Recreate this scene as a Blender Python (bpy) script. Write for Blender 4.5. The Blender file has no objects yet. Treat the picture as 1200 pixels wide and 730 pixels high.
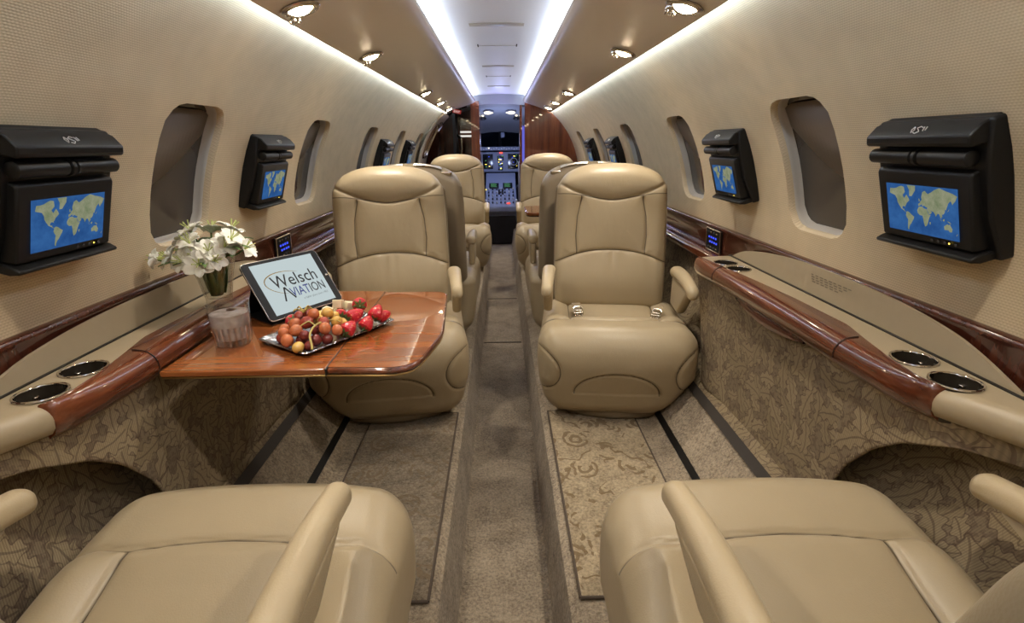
import bpy, math, random
import numpy as np
from mathutils import Matrix, Vector
random.seed(7)
SC = bpy.context.scene
COL = SC.collection
PI = math.pi
R_FUS, ZC = 0.85, 0.65            # fuselage lining radius and axis height

# ------------------------------------------------------------------ camera
F_PX, ROLL = 600.0, 0.0119
PITCH, YAW = 0.31746, 0.01687
cam_d = bpy.data.cameras.new('camera')
cam_d.sensor_width = 36.0
cam_d.lens = F_PX / 1200.0 * 36.0
cam_d.clip_start = 0.02
cam = bpy.data.objects.new('camera', cam_d)
COL.objects.link(cam)
cam.matrix_world = (Matrix.Translation((0.01, 0, 1.0)) @ Matrix.Rotation(-YAW, 4, 'Z')
                    @ Matrix.Rotation(PI / 2 - PITCH, 4, 'X') @ Matrix.Rotation(-ROLL, 4, 'Z'))
SC.camera = cam

# ------------------------------------------------------------------ materials
def srgb(r, g, b):
    f = lambda c: (c / 255 / 12.92) if c / 255 <= 0.04045 else ((c / 255 + 0.055) / 1.055) ** 2.4
    return (f(r), f(g), f(b), 1)

class NT:
    """small wrapper for building node trees"""
    def __init__(self, name):
        self.m = bpy.data.materials.new(name)
        self.m.use_nodes = True
        self.t = self.m.node_tree
        self.t.nodes.clear()
        self.out = self.t.nodes.new('ShaderNodeOutputMaterial')
    def n(self, typ, **kw):
        nd = self.t.nodes.new(typ)
        for k, v in kw.items():
            if k.startswith('i_'):
                nd.inputs[k[2:].replace('_', ' ')].default_value = v
            else:
                setattr(nd, k, v)
        return nd
    def l(self, a, b):
        self.t.links.new(a, b)
    def math(self, op, a, b=None, c=None, clamp=False):
        nd = self.t.nodes.new('ShaderNodeMath')
        nd.operation = op
        nd.use_clamp = clamp
        for i, v in enumerate((a, b, c)):
            if v is None:
                continue
            if isinstance(v, (int, float)):
                nd.inputs[i].default_value = v
            else:
                self.l(v, nd.inputs[i])
        return nd.outputs[0]
    def mix(self, fac, a, b, mode='MIX'):
        nd = self.t.nodes.new('ShaderNodeMix')
        nd.data_type = 'RGBA'
        nd.blend_type = mode
        for s, v in ((0, fac), (6, a), (7, b)):
            if isinstance(v, (int, float)):
                nd.inputs[s].default_value = v
            elif isinstance(v, tuple):
                nd.inputs[s].default_value = v
            else:
                self.l(v, nd.inputs[s])
        return nd.outputs[2]
    def coord(self, scale=(1, 1, 1), rot=(0, 0, 0), which='Object'):
        tc = self.n('ShaderNodeTexCoord')
        mp = self.n('ShaderNodeMapping')
        mp.inputs['Scale'].default_value = scale
        mp.inputs['Rotation'].default_value = rot
        self.l(tc.outputs[which], mp.inputs['Vector'])
        return mp.outputs['Vector']
    def bsdf(self, color=None, rough=0.5, metal=0.0, coat=0.0, spec=0.5, normal=None, sheen=0.0, coat_rough=0.05, trans=0.0, ior=1.45):
        b = self.n('ShaderNodeBsdfPrincipled')
        if color is not None:
            if isinstance(color, tuple):
                b.inputs['Base Color'].default_value = color
            else:
                self.l(color, b.inputs['Base Color'])
        if isinstance(rough, (int, float)):
            b.inputs['Roughness'].default_value = rough
        else:
            self.l(rough, b.inputs['Roughness'])
        b.inputs['Metallic'].default_value = metal
        b.inputs['Coat Weight'].default_value = coat
        b.inputs['Coat Roughness'].default_value = coat_rough
        b.inputs['Specular IOR Level'].default_value = spec
        b.inputs['Sheen Weight'].default_value = sheen
        b.inputs['Transmission Weight'].default_value = trans
        b.inputs['IOR'].default_value = ior
        if normal is not None:
            self.l(normal, b.inputs['Normal'])
        self.l(b.outputs[0], self.out.inputs[0])
        return b
    def bump(self, h, strength=0.3, dist=0.002, normal=None):
        nd = self.n('ShaderNodeBump')
        nd.inputs['Strength'].default_value = strength
        nd.inputs['Distance'].default_value = dist
        self.l(h, nd.inputs['Height'])
        if normal is not None:
            self.l(normal, nd.inputs['Normal'])
        return nd.outputs[0]
    def noise(self, vec, scale, detail=3, rough=0.5, out='Fac'):
        nd = self.n('ShaderNodeTexNoise')
        nd.inputs['Scale'].default_value = scale
        nd.inputs['Detail'].default_value = detail
        nd.inputs['Roughness'].default_value = rough
        self.l(vec, nd.inputs['Vector'])
        return nd.outputs[out]

def plain(name, color, rough=0.5, metal=0.0, coat=0.0, spec=0.5, noise=0.0, nscale=60, bump=0.0):
    t = NT(name)
    c = t.coord()
    nrm = None
    col = color
    if noise:
        f = t.noise(c, nscale, 3)
        dk = tuple(x * (1 - noise) for x in color[:3]) + (1,)
        lt = tuple(min(1, x * (1 + noise)) for x in color[:3]) + (1,)
        col = t.mix(f, dk, lt)
    if bump:
        nrm = t.bump(t.noise(c, nscale * 4, 2), bump, 0.001)
    t.bsdf(col, rough, metal, coat, spec, nrm)
    return t.m

def leather(name, color, rough=0.38):
    t = NT(name)
    c = t.coord()
    big = t.noise(c, 7, 2)
    col = t.mix(big, tuple(x * 0.9 for x in color[:3]) + (1,), tuple(x * 1.07 for x in color[:3]) + (1,))
    v = t.n('ShaderNodeTexVoronoi')
    v.inputs['Scale'].default_value = 420
    t.l(c, v.inputs['Vector'])
    wr = t.noise(t.coord(scale=(3, 1.2, 1.4)), 9, 4, 0.55)
    h = t.math('ADD', t.math('MULTIPLY', v.outputs['Distance'], 0.12), t.math('MULTIPLY', wr, 1.0))
    t.bsdf(col, rough, spec=0.42, normal=t.bump(h, 0.22, 0.006))
    return t.m

def stitched_shaded(name, color, mode, rough=0.38):
    """leather with sewn seams: thread and groove shade painted as dark lines along signed-distance attributes on the mesh"""
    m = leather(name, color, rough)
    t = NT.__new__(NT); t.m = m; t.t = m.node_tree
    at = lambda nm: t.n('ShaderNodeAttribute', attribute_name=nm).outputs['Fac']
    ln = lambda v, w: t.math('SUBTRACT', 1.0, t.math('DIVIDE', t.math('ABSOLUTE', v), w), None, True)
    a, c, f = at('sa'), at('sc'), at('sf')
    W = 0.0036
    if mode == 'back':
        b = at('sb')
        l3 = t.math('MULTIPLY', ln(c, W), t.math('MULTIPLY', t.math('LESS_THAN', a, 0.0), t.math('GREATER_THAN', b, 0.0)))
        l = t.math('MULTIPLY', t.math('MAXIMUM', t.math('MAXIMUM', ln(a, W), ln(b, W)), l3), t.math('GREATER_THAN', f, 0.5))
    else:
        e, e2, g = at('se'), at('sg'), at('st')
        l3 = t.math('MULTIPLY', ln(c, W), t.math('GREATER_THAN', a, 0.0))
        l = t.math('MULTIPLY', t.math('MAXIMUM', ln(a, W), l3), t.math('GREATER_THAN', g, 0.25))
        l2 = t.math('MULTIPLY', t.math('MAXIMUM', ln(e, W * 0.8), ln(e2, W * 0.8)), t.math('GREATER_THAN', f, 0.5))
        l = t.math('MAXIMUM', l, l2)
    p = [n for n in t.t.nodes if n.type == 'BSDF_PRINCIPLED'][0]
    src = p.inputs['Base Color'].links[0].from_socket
    col = t.mix(t.math('MULTIPLY', l, 0.92), src, (0.03, 0.02, 0.012, 1))  # dark thread, with the shadow of the groove painted into the line
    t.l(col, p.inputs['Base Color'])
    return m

def attrs(o, **kw):
    for k, v in kw.items():
        a = o.data.attributes.new(k, 'FLOAT', 'POINT')
        a.data.foreach_set('value', np.asarray(v, dtype=np.float32))
    return o

def wood(name, dark, mid, light, rough=0.16, coat=0.6, axis='Y', dens=1.0):
    t = NT(name)
    sc = {'Y': (26, 1.6, 26), 'X': (1.6, 26, 26), 'Z': (26, 26, 1.8)}[axis]
    c = t.coord(scale=tuple(s * dens for s in sc))
    a = t.noise(c, 1.0, 6, 0.62)
    w = t.noise(t.coord(scale=tuple(s * dens * 4.5 for s in sc)), 1.0, 3, 0.6)
    f = t.math('ADD', t.math('MULTIPLY', a, 0.75), t.math('MULTIPLY', w, 0.25))
    r = t.n('ShaderNodeValToRGB')
    e = r.color_ramp.elements
    e[0].position = 0.32; e[0].color = dark
    e[1].position = 0.68; e[1].color = light
    m = e.new(0.5); m.color = mid
    t.l(f, r.inputs[0])
    t.bsdf(r.outputs[0], rough, coat=coat, coat_rough=0.02, spec=0.5)
    return t.m

def weave(name, color):
    """ribbed woven wall fabric"""
    t = NT(name)
    tc = t.n('ShaderNodeTexCoord')
    s = t.n('ShaderNodeSeparateXYZ')
    t.l(tc.outputs['Object'], s.inputs[0])
    zz = t.math('ADD', s.outputs['Z'], t.math('MULTIPLY', t.math('ABSOLUTE', s.outputs['X']), -0.6))
    row = t.math('SINE', t.math('MULTIPLY', zz, 2 * PI / 0.0052))
    colm = t.math('SINE', t.math('ADD', t.math('MULTIPLY', s.outputs['Y'], 2 * PI / 0.0066),
                                 t.math('MULTIPLY', t.math('FLOOR', t.math('MULTIPLY', zz, 1 / 0.0052)), PI)))
    h = t.math('ADD', t.math('MULTIPLY', row, 0.6), t.math('MULTIPLY', colm, 0.4))
    hn = t.math('MULTIPLY_ADD', h, 0.5, 0.5)
    nz = t.noise(tc.outputs['Object'], 14, 3)
    hh = t.math('ADD', t.math('MULTIPLY', hn, 0.55), t.math('MULTIPLY', nz, 0.45))
    col = t.mix(hh, tuple(x * 0.66 for x in color[:3]) + (1,), tuple(min(1, x * 1.22) for x in color[:3]) + (1,))
    t.bsdf(col, 0.85, spec=0.15, normal=t.bump(hn, 0.3, 0.001))
    return t.m

def leaf_layer(t, px, py, cell, a, b, seed):
    """one scattered layer of leaves: returns (inside mask, outline mask, vein mask)"""
    cx = t.n('ShaderNodeCombineXYZ')
    t.l(t.math('ADD', t.math('MULTIPLY', px, 1 / cell), seed), cx.inputs[0])
    t.l(t.math('ADD', t.math('MULTIPLY', py, 1 / cell), seed * 1.7), cx.inputs[1])
    v = t.n('ShaderNodeTexVoronoi', voronoi_dimensions='2D')
    v.inputs['Scale'].default_value = 1.0
    v.inputs['Randomness'].default_value = 0.75
    t.l(cx.outputs[0], v.inputs['Vector'])
    d = t.n('ShaderNodeVectorMath', operation='SUBTRACT')
    t.l(cx.outputs[0], d.inputs[0]); t.l(v.outputs['Position'], d.inputs[1])
    sp = t.n('ShaderNodeSeparateXYZ'); t.l(d.outputs[0], sp.inputs[0])
    sc = t.n('ShaderNodeSeparateColor'); t.l(v.outputs['Color'], sc.inputs[0])
    ang = t.math('MULTIPLY', sc.outputs[0], 2 * PI)
    ca, sa = t.math('COSINE', ang), t.math('SINE', ang)
    lx = t.math('SUBTRACT', t.math('MULTIPLY', sp.outputs[0], ca), t.math('MULTIPLY', sp.outputs[1], sa))
    ly = t.math('ADD', t.math('MULTIPLY', sp.outputs[0], sa), t.math('MULTIPLY', sp.outputs[1], ca))
    lx = t.math('ADD', lx, t.math('MULTIPLY', t.math('MULTIPLY', ly, ly), 0.35))
    lob = t.math('MULTIPLY_ADD', t.math('COSINE', t.math('MULTIPLY', ly, 19.0)), 0.26, 0.82)
    ex = t.math('DIVIDE', t.math('ABSOLUTE', lx), t.math('MULTIPLY', lob, a))
    ey = t.math('DIVIDE', t.math('ABSOLUTE', ly), b)
    r = t.math('ADD', t.math('POWER', ex, 1.8), t.math('POWER', ey, 1.8))
    inside = t.math('LESS_THAN', r, 1.0)
    line = t.math('MULTIPLY', t.math('LESS_THAN', r, 1.17), t.math('GREATER_THAN', r, 0.90))
    vein = t.math('MULTIPLY', t.math('LESS_THAN', t.math('ABSOLUTE', lx), 0.022), inside)
    side = t.math('LESS_THAN', t.math('ABSOLUTE', t.math('SINE', t.math('MULTIPLY', t.math('ADD', ly, t.math('ABSOLUTE', lx)), 19.0))), 0.16)
    vein = t.math('MAXIMUM', vein, t.math('MULTIPLY', t.math('MULTIPLY', side, inside), 0.45))
    return inside, line, vein, sc.outputs[1]

def tapestry(name, base, leaf, leaf2, line):
    """woven jacquard with overlapping oak-like leaves and fine ribs"""
    t = NT(name)
    tc = t.n('ShaderNodeTexCoord')
    s = t.n('ShaderNodeSeparateXYZ'); t.l(tc.outputs['Object'], s.inputs[0])
    nz = t.n('ShaderNodeTexNoise'); nz.inputs['Scale'].default_value = 30; t.l(tc.outputs['Object'], nz.inputs['Vector'])
    sn = t.n('ShaderNodeSeparateColor'); t.l(nz.outputs['Color'], sn.inputs[0])
    wx = t.math('MULTIPLY_ADD', sn.outputs[0], 0.007, -0.0035)
    wy = t.math('MULTIPLY_ADD', sn.outputs[1], 0.007, -0.0035)
    px = t.math('ADD', t.math('ADD', s.outputs['Y'], t.math('MULTIPLY', s.outputs['X'], 0.7)), wx)
    py = t.math('ADD', s.outputs['Z'], wy)
    col = base
    fine = t.noise(tc.outputs['Object'], 90, 3)
    col = t.mix(t.math('MULTIPLY', t.math('GREATER_THAN', fine, 0.52), 0.35), base, line)
    for cell, a, b, seed in ((0.060, 0.30, 0.62, 3.1), (0.074, 0.27, 0.58, 11.7), (0.086, 0.26, 0.57, 23.3)):
        ins, ln, vn, rnd = leaf_layer(t, px, py, cell, a, b, seed)
        lc = t.mix(rnd, leaf, leaf2)
        col = t.mix(ins, col, lc)
        col = t.mix(t.math('MULTIPLY', t.math('MAXIMUM', ln, vn), 0.55), col, line)
    rib = t.math('SINE', t.math('MULTIPLY', t.math('ADD', s.outputs['Y'], t.math('MULTIPLY', s.outputs['X'], 1.0)), 2 * PI / 0.0042))
    ribm = t.math('MULTIPLY_ADD', rib, 0.5, 0.5)
    col = t.mix(t.math('MULTIPLY', ribm, 0.32), col, tuple(x * 0.25 for x in base[:3]) + (1,))
    t.bsdf(col, 0.9, spec=0.1, normal=t.bump(ribm, 0.35, 0.0012))
    return t.m

def carpet(name, c1, c2, motif=None):
    t = NT(name)
    c = t.coord()
    f = t.noise(c, 120, 3, 0.8)
    g = t.noise(c, 11, 4, 0.6)
    k = t.noise(c, 45, 4, 0.7)
    sm = t.math('ADD', t.math('MULTIPLY', f, 0.55), t.math('ADD', t.math('MULTIPLY', g, 0.25), t.math('MULTIPLY', k, 0.2)))
    col = t.mix(t.math('MULTIPLY_ADD', sm, 3.2, -1.1, True), c1, c2)
    if motif:
        s = t.n('ShaderNodeSeparateXYZ'); t.l(c, s.inputs[0])
        nz = t.n('ShaderNodeTexNoise'); nz.inputs['Scale'].default_value = 22; t.l(c, nz.inputs['Vector'])
        sn = t.n('ShaderNodeSeparateColor'); t.l(nz.outputs['Color'], sn.inputs[0])
        px = t.math('ADD', s.outputs['X'], t.math('MULTIPLY_ADD', sn.outputs[0], 0.03, -0.015))
        py = t.math('ADD', s.outputs['Y'], t.math('MULTIPLY_ADD', sn.outputs[1], 0.03, -0.015))
        cx = t.n('ShaderNodeCombineXYZ')
        t.l(t.math('MULTIPLY', px, 9.0), cx.inputs[0]); t.l(t.math('MULTIPLY', py, 7.5), cx.inputs[1])
        v = t.n('ShaderNodeTexVoronoi', voronoi_dimensions='2D'); v.inputs['Scale'].default_value = 1.0
        v.inputs['Randomness'].default_value = 0.8
        t.l(cx.outputs[0], v.inputs['Vector'])
        d = v.outputs['Distance']
        ring = t.math('LESS_THAN', t.math('ABSOLUTE', t.math('SUBTRACT', d, 0.34)), 0.045)
        ring2 = t.math('LESS_THAN', t.math('ABSOLUTE', t.math('SUBTRACT', d, 0.15)), 0.05)
        band = t.math('LESS_THAN', t.math('ABSOLUTE', t.math('SUBTRACT', t.noise(c, 10, 2), 0.5)), 0.018)
        msk = t.math('MAXIMUM', t.math('MULTIPLY', t.math('MAXIMUM', ring, ring2), t.math('GREATER_THAN', t.noise(c, 15, 1), 0.50)), t.math('MULTIPLY', band, t.math('GREATER_THAN', t.noise(c, 9, 1), 0.52)))
        msk = t.math('MULTIPLY', msk, t.math('GREATER_THAN', f, 0.36))
        col = t.mix(t.math('MULTIPLY', msk, 0.85), col, motif)
    h = t.math('ADD', t.math('MULTIPLY', f, 0.6), t.math('MULTIPLY', k, 0.6))
    t.bsdf(col, 0.95, spec=0.05, sheen=0.15, normal=t.bump(h, 1.0, 0.009))
    return t.m

def emit(name, color, strength):
    t = NT(name)
    e = t.n('ShaderNodeEmission')
    e.inputs[0].default_value = color
    e.inputs[1].default_value = strength
    t.l(e.outputs[0], t.out.inputs[0])
    return t.m

def glass(name, color=(1, 1, 1, 1), rough=0.0, ior=1.45):
    t = NT(name)
    t.bsdf(color, rough, trans=1.0, ior=ior, spec=0.5)
    return t.m

M = {}
M['leather'] = leather('beige_leather', (0.375, 0.30, 0.192, 1))
M['leather_back'] = stitched_shaded('backrest_leather', (0.375, 0.30, 0.192, 1), 'back')
M['leather_seat'] = stitched_shaded('cushion_leather', (0.375, 0.30, 0.192, 1), 'seat')
M['leather_arm'] = leather('armrest_leather', (0.45, 0.36, 0.228, 1), 0.36)
M['leather_taupe'] = leather('taupe_leather', (0.215, 0.168, 0.110, 1), 0.42)
M['leather_dark'] = leather('skirt_leather', (0.30, 0.235, 0.15, 1), 0.45)
M['vinyl'] = plain('ledge_vinyl', (0.36, 0.29, 0.19, 1), 0.45, noise=0.05, nscale=40, bump=0.08)
M['lid'] = plain('lid_vinyl', (0.33, 0.265, 0.175, 1), 0.5, noise=0.05, nscale=40, bump=0.06)
M['weave'] = weave('woven_wall_fabric', (0.60, 0.48, 0.315, 1))
M['tapestry'] = tapestry('leaf_tapestry', (0.235, 0.178, 0.115, 1), (0.345, 0.27, 0.168, 1), (0.275, 0.212, 0.128, 1), (0.085, 0.054, 0.042, 1))
M['head'] = plain('headliner_vinyl', (0.76, 0.69, 0.60, 1), 0.36, noise=0.03, nscale=200, bump=0.04)
M['ceil'] = plain('ceiling_panel', (0.78, 0.78, 0.82, 1), 0.5, noise=0.02)
M['wood'] = wood('mahogany_gloss', (0.040, 0.010, 0.005, 1), (0.105, 0.026, 0.010, 1), (0.185, 0.052, 0.018, 1), coat=1.0)
M['wood_table'] = wood('table_veneer', (0.14, 0.036, 0.011, 1), (0.27, 0.080, 0.021, 1), (0.37, 0.125, 0.032, 1), rough=0.2, coat=1.0, axis='X')
M['wood_belt'] = wood('belt_mahogany', (0.030, 0.009, 0.006, 1), (0.060, 0.016, 0.009, 1), (0.10, 0.027, 0.013, 1), axis='Z')
M['wood_wall'] = wood('bulkhead_mahogany', (0.085, 0.020, 0.009, 1), (0.16, 0.040, 0.015, 1), (0.25, 0.068, 0.024, 1), axis='Z', rough=0.25)
M['carpet'] = carpet('beige_carpet', (0.095, 0.072, 0.050, 1), (0.52, 0.42, 0.30, 1))
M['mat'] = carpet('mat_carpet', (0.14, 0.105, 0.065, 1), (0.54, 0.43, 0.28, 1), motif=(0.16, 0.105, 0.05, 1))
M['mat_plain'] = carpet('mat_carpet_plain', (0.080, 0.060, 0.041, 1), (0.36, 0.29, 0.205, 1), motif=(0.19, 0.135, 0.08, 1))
M['binding'] = plain('mat_binding', (0.085, 0.062, 0.045, 1), 0.8, noise=0.2, nscale=300)
M['black'] = plain('black_plastic', (0.006, 0.0058, 0.006, 1), 0.42, spec=0.32, noise=0.1, nscale=300, bump=0.03)
M['black_soft'] = plain('black_soft', (0.008, 0.0075, 0.0075, 1), 0.6, spec=0.25)
M['track'] = plain('black_track', (0.006, 0.006, 0.006, 1), 0.4)
M['gap'] = plain('dark_gap', (0.035, 0.028, 0.022, 1), 0.7)
M['chrome'] = plain('chrome', (0.72, 0.70, 0.67, 1), 0.12, metal=1.0)
M['nickel'] = plain('nickel', (0.60, 0.55, 0.48, 1), 0.25, metal=1.0)
M['brass'] = plain('brass_edge', (0.52, 0.36, 0.15, 1), 0.3, metal=1.0)
M['frame'] = plain('window_plastic', (0.40, 0.36, 0.31, 1), 0.35)
M['pane'] = plain('smoked_pane', (0.050, 0.042, 0.036, 1), 0.06, coat=0.3)
M['shade'] = plain('window_shade', (0.15, 0.12, 0.095, 1), 0.5)
M['orange'] = plain('orange_outside', (0.5, 0.11, 0.02, 1), 0.5)
M['cuphole'] = plain('cup_well', (0.03, 0.024, 0.018, 1), 0.2)
M['white_mark'] = plain('white_print', (0.75, 0.75, 0.75, 1), 0.5)
M['grey_print'] = plain('grey_print', (0.17, 0.135, 0.09, 1), 0.6)
M['blue_led'] = emit('blue_led', (0.06, 0.10, 1, 1), 1.1)
M['amber_led'] = emit('amber_led', (1.0, 0.75, 0.1, 1), 3.0)
M['green_led'] = emit('green_led', (0.25, 0.8, 0.35, 1), 0.5)
M['red_led'] = emit('red_led', (1.0, 0.06, 0.03, 1), 2.5)
M['ocean'] = None
def screen_mats():
    t = NT('screen_ocean')
    c = t.coord()
    f = t.noise(c, 28, 4, 0.6)
    col = t.mix(f, (0.006, 0.035, 0.19, 1), (0.07, 0.24, 0.60, 1))
    e = t.n('ShaderNodeEmission'); e.inputs[1].default_value = 0.62
    t.l(col, e.inputs[0]); t.l(e.outputs[0], t.out.inputs[0])
    M['ocean'] = t.m
    t = NT('screen_land')
    f = t.noise(t.coord(), 60, 4, 0.7)
    col = t.mix(f, (0.09, 0.17, 0.06, 1), (0.56, 0.54, 0.38, 1))
    e = t.n('ShaderNodeEmission'); e.inputs[1].default_value = 0.62
    t.l(col, e.inputs[0]); t.l(e.outputs[0], t.out.inputs[0])
    M['land'] = t.m
screen_mats()
M['led'] = emit('cool_led', (0.72, 0.83, 1.0, 1), 22.0)
M['lamp'] = emit('warm_lamp', (1.0, 0.80, 0.52, 1), 70.0)
M['cockpit_lamp'] = emit('cockpit_lamp', (1.0, 0.90, 0.72, 1), 1.6)
M['tablet_screen'] = emit('tablet_screen', (0.56, 0.65, 0.66, 1), 0.85)
M['ink'] = plain('black_ink', (0.008, 0.008, 0.012, 1), 0.6)
M['ink_blue'] = plain('blue_ink', (0.02, 0.035, 0.22, 1), 0.6)
M['ink_gold'] = plain('gold_ink', (0.22, 0.15, 0.035, 1), 0.6)
M['glass'] = glass('clear_glass')
def cloudy(name, color, k):
    t = NT(name)
    g = t.n('ShaderNodeBsdfTransparent')
    d = t.n('ShaderNodeBsdfTranslucent'); d.inputs[0].default_value = color
    d2 = t.n('ShaderNodeBsdfDiffuse'); d2.inputs[0].default_value = color
    m1 = t.n('ShaderNodeMixShader'); m1.inputs[0].default_value = 0.5; t.l(d.outputs[0], m1.inputs[1]); t.l(d2.outputs[0], m1.inputs[2])
    m2 = t.n('ShaderNodeMixShader'); t.l(g.outputs[0], m2.inputs[1]); t.l(m1.outputs[0], m2.inputs[2])
    nz = t.noise(t.coord(), 38, 2)
    nz = t.math('MULTIPLY_ADD', nz, 0.9, 0.08, True)
    t.l(t.math('MULTIPLY', nz, k), m2.inputs[0])
    gl = t.n('ShaderNodeBsdfGlossy'); gl.inputs['Roughness'].default_value = 0.06
    m3 = t.n('ShaderNodeMixShader'); m3.inputs[0].default_value = 0.10
    t.l(m2.outputs[0], m3.inputs[1]); t.l(gl.outputs[0], m3.inputs[2])
    t.l(m3.outputs[0], t.out.inputs[0])
    return t.m
M['water'] = cloudy('iced_water', (1.0, 0.92, 0.90, 1), 0.95)
def thin_glass(name):
    t = NT(name)
    tr = t.n('ShaderNodeBsdfTransparent'); tr.inputs[0].default_value = (0.95, 0.96, 0.95, 1)
    gl = t.n('ShaderNodeBsdfGlossy'); gl.inputs['Roughness'].default_value = 0.03
    fr = t.n('ShaderNodeLayerWeight'); fr.inputs[0].default_value = 0.4
    mx = t.n('ShaderNodeMixShader'); t.l(t.math('MULTIPLY_ADD', t.math('POWER', fr.outputs['Facing'], 2.2), 0.75, 0.07, True), mx.inputs[0])
    t.l(tr.outputs[0], mx.inputs[1]); t.l(gl.outputs[0], mx.inputs[2]); t.l(mx.outputs[0], t.out.inputs[0])
    return t.m
M['thin_glass'] = thin_glass('thin_glass')
def cut_glass(name):
    m = thin_glass(name)
    t = NT.__new__(NT); t.m = m; t.t = m.node_tree
    gl = [n for n in t.t.nodes if n.type == 'BSDF_GLOSSY'][0]
    tc = t.n('ShaderNodeTexCoord'); sp = t.n('ShaderNodeSeparateXYZ'); t.l(tc.outputs['Object'], sp.inputs[0])
    an = t.math('ARCTAN2', sp.outputs['Y'], sp.outputs['X'])
    h = t.math('ABSOLUTE', t.math('SINE', t.math('MULTIPLY', an, 10.0)))
    h = t.math('MULTIPLY', h, t.math('LESS_THAN', sp.outputs['Z'], 0.047))
    t.l(t.bump(h, 1.0, 0.006), gl.inputs['Normal'])
    mx = [n for n in t.t.nodes if n.type == 'MIX_SHADER'][0]
    old = mx.inputs[0].links[0].from_socket
    low = t.math('MULTIPLY', t.math('SUBTRACT', 1.0, h), t.math('LESS_THAN', sp.outputs['Z'], 0.047))
    t.l(t.math('ADD', old, t.math('MULTIPLY', low, 0.35)), mx.inputs[0])
    return m
M['cut_glass'] = cut_glass('cut_glass')
M['ice'] = glass('ice', (1, 1, 1, 1), 0.12, 1.31)
M['petal'] = plain('white_petal', (0.90, 0.90, 0.84, 1), 0.55, noise=0.05, nscale=60)
M['petal_mark'] = plain('petal_centre', (0.55, 0.62, 0.22, 1), 0.55)
M['leafgreen'] = plain('green_leaf', (0.11, 0.20, 0.06, 1), 0.45, noise=0.25, nscale=50)
M['stem'] = plain('green_stem', (0.12, 0.22, 0.06, 1), 0.5)
M['grape_red'] = plain('red_grape', (0.33, 0.055, 0.035, 1), 0.15, noise=0.35, nscale=60, coat=0.6)
M['grape_pink'] = plain('pink_grape', (0.50, 0.15, 0.06, 1), 0.15, noise=0.35, nscale=60, coat=0.6)
M['grape_gold'] = plain('golden_grape', (0.66, 0.40, 0.10, 1), 0.15, noise=0.3, nscale=60, coat=0.6)
M['grape_dark'] = plain('dark_grape', (0.17, 0.028, 0.024, 1), 0.25, noise=0.3, nscale=60, coat=0.2)
def berry_mat():
    t = NT('strawberry_red')
    c = t.coord()
    v = t.n('ShaderNodeTexVoronoi'); v.inputs['Scale'].default_value = 170; t.l(c, v.inputs['Vector'])
    seed = t.math('LESS_THAN', v.outputs['Distance'], 0.22)
    col = t.mix(seed, (0.52, 0.020, 0.035, 1), (0.72, 0.35, 0.12, 1))
    t.bsdf(col, 0.3, spec=0.5, normal=t.bump(v.outputs['Distance'], 0.5, 0.002))
    return t.m
M['berry'] = berry_mat()
M['cheese'] = plain('white_cheese', (0.78, 0.70, 0.48, 1), 0.5, noise=0.05)
M['cheese_y'] = plain('yellow_cheese', (0.78, 0.52, 0.12, 1), 0.45, noise=0.08)
M['vine'] = plain('grape_stalk', (0.40, 0.30, 0.07, 1), 0.55, noise=0.2)
def tray_mat():
    t = NT('embossed_silver')
    c = t.coord()
    v = t.n('ShaderNodeTexVoronoi'); v.inputs['Scale'].default_value = 190; t.l(c, v.inputs['Vector'])
    col = t.mix(v.outputs['Distance'], (0.72, 0.72, 0.76, 1), (0.16, 0.16, 0.19, 1))
    t.bsdf(col, 0.22, metal=1.0, normal=t.bump(v.outputs['Distance'], 0.8, 0.003))
    return t.m
M['tray_rim'] = tray_mat()
M['tray_base'] = plain('silver_base', (0.55, 0.53, 0.54, 1), 0.18, metal=1.0)
M['cock_grey'] = plain('cockpit_grey', (0.30, 0.31, 0.35, 1), 0.6, noise=0.04)
M['cock_panel'] = plain('cockpit_panel', (0.30, 0.34, 0.46, 1), 0.5, noise=0.06, nscale=60)
M['cock_dark'] = plain('cockpit_dark', (0.016, 0.015, 0.016, 1), 0.6)
M['display'] = plain('dark_display', (0.006, 0.008, 0.012, 1), 0.15)
M['knob'] = plain('grey_knob', (0.05, 0.05, 0.06, 1), 0.4)
M['sheepskin'] = plain('pilot_seat_fabric', (0.27, 0.24, 0.21, 1), 0.9, noise=0.1)
M['exit_red'] = emit('exit_red', (0.45, 0.05, 0.04, 1), 0.5)
M['white_glow'] = emit('white_glow', (0.8, 0.75, 0.7, 1), 0.9)
M['door_trim'] = plain('door_lining', (0.36, 0.31, 0.24, 1), 0.5)
M['blue_lit_jamb'] = plain('jamb_lining', (0.22, 0.22, 0.50, 1), 0.4)  # blue light falling on the jamb is put into its base colour

# ------------------------------------------------------------------ mesh helpers
def obj(name, V, Fc, mat, parent=None, smooth=True, idx=None, auto=None):
    me = bpy.data.meshes.new(name)
    V = np.asarray(V, dtype=float)
    me.from_pydata(V.tolist(), [], [tuple(int(i) for i in f) for f in Fc])
    mats = mat if isinstance(mat, (list, tuple)) else [mat]
    for m in mats:
        me.materials.append(m)
    if idx is not None:
        me.polygons.foreach_set('material_index', np.asarray(idx, dtype=np.int32))
    if smooth:
        me.polygons.foreach_set('use_smooth', [True] * len(me.polygons))
        if auto:
            me.set_sharp_from_angle(angle=math.radians(auto))
    me.update()
    o = bpy.data.objects.new(name, me)
    COL.objects.link(o)
    if parent is not None:
        o.parent = parent
    return o

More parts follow.
